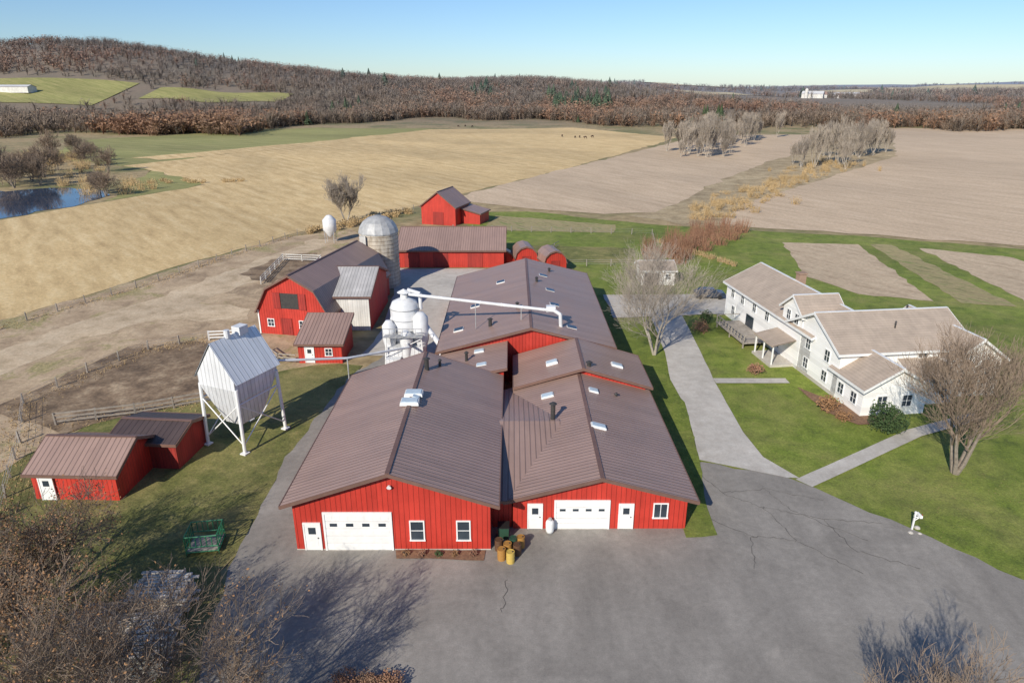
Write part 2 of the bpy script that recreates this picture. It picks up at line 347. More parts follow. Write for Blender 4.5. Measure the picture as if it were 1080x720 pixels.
CLEAR=[(-900,-430,735,840),(-400,-250,775,830),(330,500,1250,1650),(700,1050,1500,1950),(1100,1700,1900,2500),(900,1400,1150,1300),(420,700,2000,2600)]
for i,c in enumerate(CLEAR): patch('hill_field',*c,PASTURE if i<2 else HFIELD,z=.6 if i<4 else 2)
def crack(pts):
    mb=MB(); rnd=random.Random(int(pts[0][0]*100)); P=[]
    for a,b in zip(pts[:-1],pts[1:]):
        for k in range(12): t=k/12; P.append(Vector((a[0]+(b[0]-a[0])*t+rnd.uniform(-.14,.14),a[1]+(b[1]-a[1])*t+rnd.uniform(-.14,.14),.092)))
    P.append(Vector((*pts[-1],.092)))
    for a,b in zip(P[:-1],P[1:]):
        n=Vector((-(b-a).y,(b-a).x,0)).normalized()*rnd.uniform(.01,.026)
        mb.poly([a-n,b-n,b+n,a+n])
    structure(mb.obj('asphalt_crack_seal',SEAL))
for c in ([(15,50),(16.5,46),(19,44),(20,40)],[(19,44),(23,42.5),(27,42)],[(16.5,46),(20,46.5),(24,45)],[(17,40.5),(20,40),(23,36.5)],[(14,43),(17,40.5),(16,37)],[(23,42.5),(23.5,39),(27,37)],[(20,46.5),(21,43.5),(25,40)],[(-.3,36),(-.6,33)]): crack(c)
# ---------------------------------------------------------------- buildings
def bld(root,cx,cy,rz,prof,l,roofm,wallm,ov=.5,ove=.5,th=.14,wname='wall',rname='roof',trim=TRIM,z0=0,cap=True):
    y0,y1=-l/2,l/2; w=MB(); xl,xr=prof[0][0],prof[-1][0]
    base_=[(xr,z0),(xl,z0)]; ring=list(prof)+base_
    w.poly([(x,y0,z) for x,z in reversed(ring)]); w.poly([(x,y1,z) for x,z in ring])
    w.poly([(xl,y1,z0),(xl,y0,z0),(xl,y0,prof[0][1]),(xl,y1,prof[0][1])]); w.poly([(xr,y0,z0),(xr,y1,z0),(xr,y1,prof[-1][1]),(xr,y0,prof[-1][1])])
    w.obj(wname,wallm,root,(cx,cy,0),rz)
    P=[Vector((x,0,z+.03)) for x,z in prof]
    d=(P[0]-P[1]).normalized(); P[0]=P[0]+d*ove; d=(P[-1]-P[-2]).normalized(); P[-1]=P[-1]+d*ove
    r=MB(); a,b=y0-ov,y1+ov; up=Vector((0,0,th))
    top=[p+up for p in P]; n=len(P)
    for i in range(n-1):
        r.poly([(top[i].x,a,top[i].z),(top[i+1].x,a,top[i+1].z),(top[i+1].x,b,top[i+1].z),(top[i].x,b,top[i].z)])
        r.poly([(P[i].x,b,P[i].z),(P[i+1].x,b,P[i+1].z),(P[i+1].x,a,P[i+1].z),(P[i].x,a,P[i].z)])
    ro=r.obj(rname,roofm,root,(cx,cy,0),rz)
    t=MB()
    for yy,s in ((a,-1),(b,1)):
        for i in range(n-1):
            p,q=P[i],P[i+1]; y2=yy+s*.05
            A=[(p.x,p.z-.12),(q.x,q.z-.12),(q.x,q.z+th+.02),(p.x,p.z+th+.02)]
            f=[(x,y2,z) for x,z in A]; t.poly(f if s<0 else f[::-1]); bk=[(x,yy,z) for x,z in A]; t.poly(bk[::-1] if s<0 else bk)
            t.poly([(A[3][0],yy,A[3][1]),(A[3][0],y2,A[3][1]),(A[2][0],y2,A[2][1]),(A[2][0],yy,A[2][1])])
            t.poly([(A[0][0],yy,A[0][1]),(A[0][0],y2,A[0][1]),(A[1][0],y2,A[1][1]),(A[1][0],yy,A[1][1])])
    for p,s in ((top[0],-1),(top[-1],1)):
        t.box((p.x+s*.03,0,p.z-th/2-.03),(.06,b-a+.1,th+.12))
    if cap and n>2:
        k=max(range(n),key=lambda i:P[i].z)
        if 0<k<n-1: t.box((top[k].x,0,top[k].z+.01),(.3,b-a,.05))
    t.obj('fascia',trim,root,(cx,cy,0),rz)
    return ro
def gable(w,e,r,rx=0): return [(-w/2,e),(rx,r),(w/2,e)]
def window(root,x,y,z,w,h,rz=0,frame=WHITE,cols=2,rows=2):
    f=MB(); t=.09
    f.box((0,-.03,h/2+t/2),(w+2*t,.08,t)); f.box((0,-.045,-h/2-t/2),(w+2*t+.06,.11,t))
    f.box((-w/2-t/2,-.03,0),(t,.08,h)); f.box((w/2+t/2,-.03,0),(t,.08,h))
    for i in range(1,cols): f.box((-w/2+w*i/cols,-.025,0),(.045,.05,h))
    for i in range(1,rows): f.box((0,-.022,-h/2+h*i/rows),(w,.045,.045))
    o=f.obj('window',frame,root,(x,y,z),rz)
    p=MB(); p.box((0,-.008,0),(w,.02,h)); p.obj('pane',GLASS,o,(x,y,z),0)
def door(root,x,y,w=.9,h=2.1,rz=0,mat=WHITE,glass=True,z0=.1,name='door'):
    d=MB(); d.box((0,-.03,z0+h/2),(w,.06,h)); t=.1
    d.box((-w/2-t/2,-.04,z0+h/2),(t,.1,h)); d.box((w/2+t/2,-.04,z0+h/2),(t,.1,h)); d.box((0,-.04,z0+h+t/2),(w+2*t,.1,t))
    for zz in (.25,): d.box((0,-.065,z0+h*zz+.1),(w*.7,.02,h*.28))
    o=d.obj(name,mat,root,(x,y,0),rz)
    if glass:
        p=MB(); p.box((0,-.068,z0+h*.74),(w*.5,.02,h*.25)); p.obj('pane',GLASS,o,(x,y,0),0)
    k=MB(); k.tube((w*.38,-.06,z0+1),(w*.38,-.14,z0+1),.04,.04,6); k.obj('handle',DARKM,o,(x,y,0),0)
def garage(root,x,y,w,h,rz=0,winrow=3,z0=.1,nw=4):
    d=MB(); n=5; ph=h/n
    for i in range(n): d.box((0,-.03-.003*(i%2),z0+ph*(i+.5)),(w,.06,ph-.035))
    t=.14
    d.box((-w/2-t/2,-.04,z0+h/2),(t,.12,h)); d.box((w/2+t/2,-.04,z0+h/2),(t,.12,h)); d.box((0,-.04,z0+h+t/2),(w+2*t,.12,t))
    for i in range(n):
        for k in range(8): d.box((-w/2+w*(k+.5)/8,-.066,z0+ph*(i+.5)),(w/8*.7,.012,ph*.55)) if i!=winrow else None
    o=d.obj('garage_door',WHITE,root,(x,y,0),rz)
    for k in range(nw):
        p=MB(); p.box((-w/2+w*(k+.5)/nw,-.068,z0+ph*(winrow+.5)),(w/nw*.45,.02,ph*.42)); p.obj('pane',GLASS,o,(x,y,0),0)
    s=MB(); s.box((0,-.02,z0/2),(w+.3,.2,z0)); s.obj('sill',CONC,o,(x,y,0),0)
def skylight(root,x,y,z,slope=0,w=1.1,l=1.3,mat=SKYL,name='skylight'):
    M=Matrix.Rotation(slope,3,'Y'); b=MB(); b.box((0,0,.12),(w,l,.26),M=M,top=.94)
    o=b.obj(name,WHITE,root,(x,y,z)); p=MB(); off=M@Vector((0,0,.16)); p.box((off.x,0,.12+off.z),(w*.82,l*.85,.06),M=M); p.obj('pane',mat,o,(x,y,z))
def pipe(root,x,y,z,h=1,r=.16,name='vent_pipe',mat=DARKM):
    b=MB(); b.tube((0,0,-.3),(0,0,h),r,r,10); b.tube((0,0,h+.08),(0,0,h+.22),r*1.7,r*.6,10); b.tube((0,0,h),(0,0,h+.09),r*.5,r*.5,6); b.obj(name,mat,root,(x,y,z))
A=thing('workshop_barn','large red metal workshop with brown gable roof and white overhead door','barn',(-8.12,49.5,0))
bld(A,-8.12,49.3,0,gable(13.3,4.0,6.25),20.6,ROOF,RED,.55,.65)
door(A,-13.6,39,1.0,2.1); garage(A,-10.45,39,4.4,2.9)
window(A,-6.45,39,1.65,.85,1.45,cols=1); window(A,-3.3,39,1.65,.8,1.45,cols=1)
skylight(A,-8.1,49.0,6.4,0,1.5,1.0); skylight(A,-8.0,50.6,6.4,0,1.5,1.0)
skylight(A,-7.75,49.8,6.36,.33,.6,.5)
pipe(A,-7.6,56.2,6.3,.9,.2); pipe(A,-6.6,57.8,5.9,.5,.12)
b=MB(); b.tube((0,-.06,0),(0,-.22,-.05),.1,.16,10); b.obj('yard_light',WHITE,A,(-8.12,38.98,5.2))
b=MB(); b.box((0,0,.2),(13.34,20.64,.4)); b.obj('foundation',CONC,A,(-8.12,49.3,-.25))
B=thing('workshop_barn','lower red workshop wing with brown gable roof and white doors','barn',(6.27,50.2,0))
bld(B,6.27,50.2,0,gable(12.4,2.75,4.45),17.6,ROOF,RED,.6,.65)
garage(B,5.0,41.4,3.7,2.25,nw=4,winrow=3); door(B,1.65,41.4,.9,2.0); door(B,8.15,41.4,.9,2.0)
window(B,10.6,41.4,1.6,.9,1.1,cols=2,rows=1)
skylight(B,7.3,55.8,4.2,.27,.9,.8); skylight(B,6.9,48.7,4.35,.27,1.3,.7)
skylight(B,3.2,55.9,3.65,-.27,1.2,.8)
pipe(B,3.4,51,3.7,1.6,.2); pipe(B,9.4,56,3.5,.35,.12)
K=thing('connecting_wing','low brown roofed link between two red workshops','building',(1,50.4,0))
mb=MB(); zr,ze=4.05,2.8
x0,x1=-2.0,5.1
mb.poly([(-1.0,40.8,ze),(0,40.8,ze),(x1,50.5,zr),(x0,50.5,zr)]); mb.poly([(x0,50.5,zr),(x1,50.5,zr),(0,59.4,ze),(-1.0,59.4,ze)])
me=MB(); me.v=[(y-50.5,-(x-1),z) for x,y,z in mb.v]; me.f=mb.f; me.m=mb.m
o=me.obj('roof',ROOF,K,(1,50.5,0),rad(90))
b=MB(); b.box((-.72,41.6,1.3),(1.4,.1,2.6)); b.obj('wall',RED,K,(0,0,0))
b=MB(); b.box((-.5,40.75,2.72),(1.0,.06,.2)); b.obj('fascia',TRIM,K,(0,0,0))
C=thing('workshop_barn','middle red workshop section with stepped brown gable roof','barn',(6.7,62.8,0))
bld(C,6.7,62.9,0,gable(12,3.3,5.1),7.2,ROOF,RED,.5,.6)
skylight(C,10.3,62.0,4.1,.29,1.2,.8); skylight(C,3.9,62,4.4,-.29,1.2,.8); pipe(C,7.3,59.8,5.1,.3,.2)
E=thing('lean_to_shed','low brown roofed lean-to between red barns','shed',(-3.9,63.8,0))
bld(E,-3.9,63.9,0,[(-3.3,3.2),(3.1,4.5)],6.9,ROOF,RED,.3,.3)
skylight(E,-3.4,66,4.0,-.2,1.1,.8); skylight(E,-3.0,62.3,4.0,-.2,1.1,.8); pipe(E,-4.6,64,3.9,.8,.15)
D=thing('long_barn','long red barn with wide brown roof and rows of skylights','barn',(1.4,82,0))
bld(D,1.4,82.3,0,[(-8.9,3.6),(.6,6.2),(9,4.1)],29.5,ROOF,RED,.5,.6)
for x,y in ((-1.5,88),(-4.5,80),(-6,72.5)): skylight(D,x,y,6.2+(x-2)*.27,-.26,1.2,1.0,GLASS)
for x,y in ((4.2,90),(4.8,83.5),(5.0,77.5),(6.5,70.5)): skylight(D,x,y,6.15-(x-2)*.25,.24,1.2,1.0,GLASS)
pipe(D,3.2,86,6,.5); pipe(D,.6,75,5.9,.6); pipe(D,5.2,93,5.5,.4); pipe(D,-2.4,71,5.1,.8,.2)
Fb=thing('gambrel_barn','old red gambrel barn with brown roof and open loft door','barn',(-26,91,0))
rz=rad(-12)
def loc2(cx,cy,rz,x,y): return (cx+x*math.cos(rz)-y*math.sin(rz), cy+x*math.sin(rz)+y*math.cos(rz))
cx,cy=-25.6,91.8
bld(Fb,cx,cy,rz,[(-4.9,3.2),(-3.3,6.1),(0,7.9),(3.3,6.1),(4.9,3.2)],20,ROOF,RED,.4,.35)
for (x,z,w,h) in ((-3.2,1.6,.8,.9),(3.4,1.6,.8,.9),(1.2,1.6,.8,.9)):
    p=loc2(cx,cy,rz,x,-10); window(Fb,p[0],p[1],z,w,h,rz)
p=loc2(cx,cy,rz,-.3,-10.0)
b=MB(); b.box((0,-.02,4.6),(2.4,.06,2.0)); b.obj('loft_opening',DARKM,Fb,(p[0],p[1],0),rz)  # flat panel on the wall, coloured dark for the shaded loft interior
for s in (-1,1):
    b=MB(); b.box((s*1.75,-.07,4.6),(1.0,.06,2.1)); b.obj('loft_door',REDD,Fb,(p[0],p[1],0),rz)
p=loc2(cx,cy,rz,-1.0,-10); door(Fb,p[0],p[1],1.3,2.1,rz,REDD,False)
for s in (-1,1):
    b=MB(); b.box((s*4.85,-.02,1.6),(.16,.1,3.2)); b.obj('corner_trim',WHITE,Fb,loc2(cx,cy,rz,0,-10)+(0,),rz)
F2=thing('barn_annex','barn annex with pale board front and grey metal roof','barn',(-22,91,0))
bld(F2,-22.4,90.6,rad(-90),[(-6.4,4.6),(0,6.8),(6.4,4.6)],8.0,ROOFG,RED,.3,.4)
b=MB(); b.box((0,0,2.3),(7.9,.08,4.58)); b.obj('board_front',WHITEB,F2,(-22.4,84.14,0))
F3=thing('small_shed','small red shed with single slope brown roof','shed',(-21.7,75.2,0))
bld(F3,-22.0,75.6,rad(90),[(-2.8,2.4),(2.8,3.9)],5.0,ROOF,RED,.3,.4)
door(F3,-23.2,72.8,.9,1.9); window(F3,-21.0,72.8,1.4,.7,.8)
Hs=thing('machine_shed','long low red machine shed with brown metal roof','shed',(-10.7,124,0))
bld(Hs,-10.7,124.5,rad(-90),[(-7.5,3.1),(0,5.6),(7.5,3.1)],18.5,ROOF,RED,.4,.5)
for x in (-17.5,-12.5,-6.5):
    b=MB(); b.box((x+10.7,-.03,1.35),(2.6,.08,2.6)); b.obj('sliding_door',REDD,Hs,(-10.7,117,0))
I=thing('tall_shed','tall narrow red shed with steep brown roof','shed',(-15,160,0))
bld(I,-15.5,160,rad(-18),[(-4.2,4.2),(0,7.4),(4.2,4.2)],8.5,ROOF,RED,.4,.4)
b=MB(); b.box((0,-.03,1.5),(2.6,.08,2.9)); b.obj('barn_door',REDD,I,loc2(-15.5,160,rad(-18),0,-4.25)+(0,),rad(-18))
I2=thing('lean_to_shed','low red lean-to shed with brown roof','shed',(-8,159,0))
bld(I2,-8.6,160,rad(-18),[(-2.3,3.4),(2.3,2.4)],6,ROOF,RED,.3,.3)
for k,(x,y,r) in enumerate(((2.2,119,8),(6.8,115.6,14))):
    J=thing('garden_shed','small red barrel-roofed garden shed with brown roof','shed',(x,y,0),'small red sheds in a row')
    pr=[(-2,1.7),(-1.7,2.7),(-1,3.4),(0,3.7),(1,3.4),(1.7,2.7),(2,1.7)]
    bld(J,x,y,rad(r),pr,4.6,ROOF,RED,.2,.1,cap=False); p=loc2(x,y,rad(r),0,-2.3); door(J,p[0],p[1],1.3,1.9,rad(r),REDD,False)
J=thing('garden_shed','small low brown-roofed red hut','shed',(-1.2,119.8,0),'small red sheds in a row')
bld(J,-1.6,121,rad(8),[(-1.5,1.6),(0,2.5),(1.5,1.6)],3,ROOF,RED,.2,.1); door(J,-1.5,119.45,.8,1.4,rad(8),REDD,False)
Nn=thing('red_shed','low red shed with brown metal roof and white door','shed',(-33.3,48,0))
bld(Nn,-33.4,48.1,rad(-92),[(-3,2.4),(0,3.8),(3,2.4)],6.6,ROOF,RED,.35,.4)
door(Nn,-35.6,45.05,.95,1.95,0)
N2=thing('shed_annex','nearly black roofed red shed annex','shed',(-30.5,52.5,0))
bld(N2,-30.3,52.2,rad(-95),[(-2.4,2.5),(0,3.2),(2.4,2.5)],5.6,ROOFD,REDD,.3,.4)
W=thing('white_shed','small white shed with pale brown roof','shed',(23.3,107.5,0))
bld(W,23.3,108.1,rad(-90),[(-2.5,2.4),(0,3.3),(2.5,2.4)],5.3,HROOF,WHITEW,.3,.35,trim=WHITE)
b=MB(); b.box((0,-.03,1.0),(2.4,.08,1.9)); b.obj('door_opening',DARKM,W,(22.3,105.6,0)); window(W,24.9,105.6,1.4,.8,.8)  # door_opening is a dark panel painting the shade inside the doorway
# farmhouse : stepped block with overlapping roofs
Hh=thing('farmhouse','large white farmhouse with stepped tan roofs and several gables','house',(33.3,61.4,0))
def wing(cx,cy,w,l,e,r,along,ov=.5,prof=None):
    rz=0 if along=='y' else rad(-90)
    bld(Hh,cx,cy,rz,prof or gable(w,e,r),l,HROOF,WHITEW,ov,.45,trim=WHITE)
wing(38.0,80.0,9.4,22,4.7,7.0,'y')
wing(40.4,68.6,10.0,14.2,4.9,7.4,'x')
wing(47.2,67.6,5.8,10.6,4.2,6.2,'y')
wing(35.6,73.4,4.4,4.7,6.3,7.9,'x',.35)
wing(36.6,61.8,6.6,5.2,3.0,4.9,'y')
bld(Hh,42.0,62.4,rad(-90),[(-1.3,3.9),(1.4,2.7)],4.6,HROOF,WHITEW,.25,.3,trim=WHITE)
for y in (65.9,69.6,79.2,82.6,86.0,89): window(Hh,33.3,y,3.7,.9,1.2,rad(-90))
for y in (60.6,62.8,65.9,69.6,76,88.4): window(Hh,33.3,y,1.45,.9,1.1,rad(-90))
door(Hh,33.3,78,1,2.1,rad(-90)); door(Hh,33.3,83.4,1.8,2.1,rad(-90),GLASS,False)
window(Hh,33.25,72.5,5.5,.8,1.1,rad(-90)); window(Hh,33.25,74.3,5.5,.8,1.1,rad(-90))
for x in (35.3,37.9): window(Hh,x,59.2,1.5,.95,1.15)
window(Hh,43.3,61.0,1.5,.9,1.0); door(Hh,41.2,61.0,.95,2.05)
for x in (46.1,48.3): window(Hh,x,62.3,3.5,.8,1.0)
window(Hh,47.2,62.3,1.5,1.3,1.1)
window(Hh,42.2,63.6,4.35,.9,.6,rows=1)
BRK=simple('tan_brick',(.36,.24,.17),.9)
b=MB(); b.box((0,0,7.2),(.9,.9,1.8)); b.box((0,0,8.15),(1.1,1.1,.15)); b.obj('chimney',BRK,Hh,(38.6,82,0))
pipe(Hh,44.0,69.5,7.0,.5,.1); pipe(Hh,40.5,66.2,6.5,.4,.08); pipe(Hh,39.5,76,6.6,.4,.09)
b=MB(); b.poly([(30.5,71.9,2.6),(33.25,71.9,3.2),(33.25,76.4,3.2),(30.5,76.4,2.6)]); b.poly([(30.5,71.9,2.5),(30.5,76.4,2.5),(33.25,76.4,3.1),(33.25,71.9,3.1)]); b.box((30.48,74.15,2.55),(.08,4.6,.2)); b.obj('porch_roof',HROOF,Hh)
for y in (72.1,74.2,76.2):
    b=MB(); b.box((30.7,y,1.2),(.14,.14,2.4)); b.obj('porch_post',WHITE,Hh)
b=MB(); b.box((31.9,74.2,.15),(2.8,4.6,.3)); b.obj('porch_floor',CONC,Hh)
b=MB(); b.box((31.6,82,.7),(3.3,8.2,.14)); 
for y in np.arange(77.9,86.2,.9): b.box((30.05,y,1.15),(.09,.09,1.0))
for y in (78.1,82,85.9): b.box((30.1,y,.35),(.14,.14,.7))
b.box((30.05,82,1.68),(.12,8.2,.07)); b.box((30.05,82,1.2),(.05,8.2,.05)); b.box((31.6,77.92,1.68),(3.2,.1,.07)); b.box((31.6,86.1,1.68),(3.2,.1,.07))
b.obj('deck',WOODP,Hh)
b=MB(); b.box((40.4,68.6,.2),(14.3,10.1,.4)); b.obj('foundation',CONC,Hh)
Hh.rotation_euler[2]=rad(7)
S=thing('silo','tan grey concrete stave silo with domed metal cap','silo',(-20.9,106,0))
b=MB(); b.lathe([(3,0),(3,8.6)],n=32); b.obj('wall',CONCW,S,(-20.9,106,0),smooth=True)
b=MB()
for i in range(14):
    z=.4+i*.6; b.lathe([(3.0,z-.02),(3.04,z-.02),(3.04,z+.02),(3.0,z+.02)],n=32)
b.obj('steel_hoop',HOOP,S,(-20.9,106,0))
b=MB(); b.lathe([(3.12,8.5),(3.12,8.7),(2.9,9.4),(2.35,10.2),(1.5,10.8),(.6,11.1),(0,11.15)],n=16); b.obj('dome',GREYM,S,(-20.9,106,0))
b=MB(); b.box((-1.9,-2.7,4.2),(.9,.9,8.4)); b.obj('chute',WHITEB,S,(-20.9,106,0))
FB=thing('feed_bin','small white feed bin on steel legs','bin',(-36.9,137.5,0))
b=MB(); b.lathe([(.3,1.2),(1.35,2.6),(1.35,4.6),(.5,5.5),(0,5.6)],n=18); b.obj('tank',DUCT,FB,(-36.9,137.5,0),smooth=True)
for a in (.8,2.4,3.9,5.5):
    b=MB(); b.tube((1.2*math.cos(a),1.2*math.sin(a),0),(1.3*math.cos(a),1.3*math.sin(a),2.7),.07,.07,6); b.obj('leg',GREYM,FB,(-36.9,137.5,0))
Hp=thing('wood_chip_hopper','tall white ribbed steel chip hopper on cross-braced legs','hopper',(-24.1,55.3,0))
def frus(b,rects):
    i=len(b.v)
    for hx,hy,z in rects:
        for x,y in ((-1,-1),(1,-1),(1,1),(-1,1)): b.v.append((x*hx,y*hy,z))
    for j in range(len(rects)-1):
        for k in range(4): b.f.append((i+4*j+k,i+4*j+(k+1)%4,i+4*j+4+(k+1)%4,i+4*j+4+k)); b.m.append(0)
b=MB(); frus(b,[(.9,1.3,2.0),(2.05,2.5,5.9),(2.05,2.5,6.9)]); b.poly([(-2.05,-2.5,6.9),(2.05,-2.5,6.9),(0,-2.5,9.8)]); b.poly([(2.05,2.5,6.9),(-2.05,2.5,6.9),(0,2.5,9.8)])
hz=rad(-24); c3=(-24.1,55.3,0)
b.obj('bin_body',HOPW,Hp,c3,hz)
b=MB(); 
for s in (-1,1): 
    q=[(s*2.4,-2.65,6.55),(0,-2.65,9.95),(0,2.65,9.95),(s*2.4,2.65,6.55)]; b.poly(q if s<0 else q[::-1])
b.obj('roof',HOPR,Hp,c3,hz)
for x,y in ((-1,-1),(1,-1),(1,1),(-1,1)):
    b=MB(); b.tube((x*2.15,y*2.55,0),(x*2.05,y*2.4,6.0),.15,.15,8); b.box((x*2.15,y*2.55,.08),(.6,.6,.16)); b.obj('leg',WHITE,Hp,c3,hz)
for s in (-1,1):
    b=MB(); b.tube((s*2.12,-2.5,.8),(s*2.08,2.45,4.6),.055,.055,6); b.tube((s*2.12,2.5,.8),(s*2.08,-2.45,4.6),.055,.055,6); b.tube((s*2.08,2.45,4.6),(s*2.08,-2.45,4.6),.07,.07,6); b.obj('brace',WHITE,Hp,c3,hz)
b=MB(); b.tube((-2.12,-2.5,.8),(2.08,-2.45,4.6),.055,.055,6); b.tube((2.12,-2.5,.8),(-2.08,-2.45,4.6),.055,.055,6); b.obj('brace',WHITE,Hp,c3,hz)
b=MB(); b.box((0,.9,10.1),(.9,1.0,.7)); b.tube((0,-.6,9.8),(0,-.6,10.5),.25,.25,10); b.obj('cap_unit',DUCT,Hp,c3,hz)
Dc=thing('dust_collector','chunky white dust collector cluster with cyclones and chutes','collector',(-11.8,71.5,0)); c3=(-11.8,71.5,0)
b=MB(); b.lathe([(.9,1.2),(1.6,3.2),(1.6,6.9),(1.35,7.5),(.5,7.9),(0,7.9)],c=(-.2,1.2,0),n=24); b.obj('filter_drum',DUCT,Dc,c3,smooth=True)
for cx_,cy_,r_,zt in ((1.7,-.2,.85,6.7),(-1.8,-.4,.75,5.8),(.2,-1.3,.7,5.0)):
    b=MB(); b.lathe([(.3,1.6),(r_,3.6),(r_,zt-.6),(r_*.4,zt),(0,zt)],c=(cx_,cy_,0),n=16); b.obj('cyclone',DUCT,Dc,c3,smooth=True)
b=MB()
for z in (3.2,4.4,5.6,6.8): b.lathe([(1.6,z-.04),(1.66,z-.04),(1.66,z+.04),(1.6,z+.04)],c=(-.2,1.2,0),n=24)
b.obj('drum_flange',GREYM,Dc,c3)
b=MB(); b.lathe([(.4,7.8),(.4,8.5),(.75,8.55),(0,8.95)],c=(-.2,1.2,0),n=14); b.obj('rain_cap',WHITE,Dc,c3)
b=MB(); b.box((0,.2,1.5),(4.0,3.4,3.0)); b.box((-1.2,-1.9,1.0),(1.6,1.2,2.0)); b.box((1.4,.8,3.6),(1.8,1.8,1.6)); b.obj('hopper_box',HOPW,Dc,c3)
b=MB()
b.tube((-2.2,-2.0,0),(-1.9,-1.8,4.4),.08,.08,6); b.tube((2.2,-2.0,0),(1.9,-1.8,4.4),.08,.08,6); b.tube((-2.0,-1.9,2.2),(2.0,-1.9,4.2),.05,.05,5); b.box((0,-1.8,4.4),(4.0,.12,.12)); b.obj('support_frame',WHITE,Dc,c3)
b=MB(); b.box((0,-1.9,4.5),(4.2,1.0,.06)); 
for x in np.arange(-2.1,2.2,.7): b.box((x,-2.4,5.0),(.05,.05,1.0))
b.box((0,-2.4,5.5),(4.2,.06,.06)); b.box((0,-2.4,5.0),(4.2,.04,.04)); b.obj('platform',GREYM,Dc,c3)
b=MB(); b.tube((1.2,.8,6.2),(4.4,-1.2,2.4),.3,.3,12); b.tube((4.4,-1.2,2.4),(4.4,-1.2,.3),.3,.3,12); b.box((4.4,-1.2,2.0),(1.2,1.2,1.2)); b.obj('chute',DUCT,Dc,c3)
b=MB(); b.tube((1.6,1.2,6.6),(1.6,1.2,8.4),.2,.2,10); b.tube((1.6,1.2,8.4),(.2,1.4,8.8),.2,.2,10); b.tube((-1.6,.5,5.6),(-1.0,.8,7.6),.18,.18,10); b.obj('riser_pipe',DUCT,Dc,c3)
Du=thing('overhead_duct','long white round duct crossing above the barn roof','duct',(-10,69.8,0))
b=MB(); b.tube((-11.4,72.4,8.4),(4.6,69.9,7.3),.17,.17,14); b.tube((4.6,69.9,7.3),(5.2,69.8,6.9),.2,.2,14); b.tube((5.2,69.8,6.95),(5.3,69.8,5.3),.2,.2,14); 
for i in range(7): t=i/7+.07; b.tube((-11.4+16*t-.05,72.4-2.5*t,8.4-1.1*t),(-11.4+16*t+.05,72.4-2.5*t,8.4-1.1*t),.21,.21,14)
b.obj('duct_pipe',DUCT,Du); b=MB(); b.box((4.2,70.4,7.4),(1.0,.7,.6)); b.obj('fan_housing',DUCT,Du)
for x in (-4,1):
    b=MB(); b.tube((x,71.2-(x+4)*.15,4.8),(x,71.2-(x+4)*.15,7.8-(x+4)*.07),.05,.05,6); b.obj('support_post',GREYM,Du)
Dl=thing('overhead_duct','thin white duct running from chip hopper to dust collector','duct',(-16,62,0))
b=MB(); b.tube((-22.4,56.6,6.9),(-16,61.5,5.2),.12,.12,12); b.tube((-16,61.5,5.2),(-10.9,67,4.2),.12,.12,12); b.tube((-10.9,67,4.2),(-11.4,69.6,3.6),.14,.14,12); b.tube((-22.4,56.6,6.9),(-23.7,56.2,9.9),.12,.12,12); b.obj('duct_pipe',DUCT,Dl)
b=MB(); b.tube((-16,61.5,0),(-16,61.5,5.2),.07,.07,6); b.obj('support_post',GREYM,Dl)
# ---------------------------------------------------------------- trees
def grow(tr,cr,p,d,L,r,lvl,maxl,rnd,tips,up=.12,spread=.75,minr=.012):
    n=4 if lvl==0 else 3; sl=L/n
    for i in range(n):
        d=(d+Vector((rnd.gauss(0,1),rnd.gauss(0,1),rnd.gauss(0,.7)))*(.08 if lvl==0 else .16)+Vector((0,0,up*(.3 if lvl==0 else 1)))).normalized()
        q=p+d*sl; r2=max(minr,r*(1-.22*(3/n)))
        (tr if lvl<1 else cr).tube(p,q,r,r2,7 if lvl==0 else (5 if lvl<3 else 3),caps=False)
        p,r=q,r2
        if lvl<maxl and not(lvl==0 and i<1):
            for _ in range(2 if (lvl in (0,1) and rnd.random()<.6) or rnd.random()<.25 else 1):
                az=rnd.uniform(0,2*math.pi); u=d.orthogonal().normalized(); w=d.cross(u)
                s=spread*rnd.uniform(.7,1.25)
                nd_=(d*math.cos(s)+(u*math.cos(az)+w*math.sin(az))*math.sin(s)).normalized()
                grow(tr,cr,p,nd_,L*rnd.uniform(.5,.78),r*rnd.uniform(.5,.7),lvl+1,maxl,rnd,tips,up,spread,minr)
    if lvl<maxl:
        for _ in range(2):
            az=rnd.uniform(0,2*math.pi); u=d.orthogonal().normalized(); w=d.cross(u); s=.4*rnd.uniform(.6,1.4)
            nd_=(d*math.cos(s)+(u*math.cos(az)+w*math.sin(az))*math.sin(s)).normalized()
            grow(tr,cr,p,nd_,L*rnd.uniform(.5,.75),r*.75,lvl+1,maxl,rnd,tips,up,spread,minr)
    else: tips.append(p)
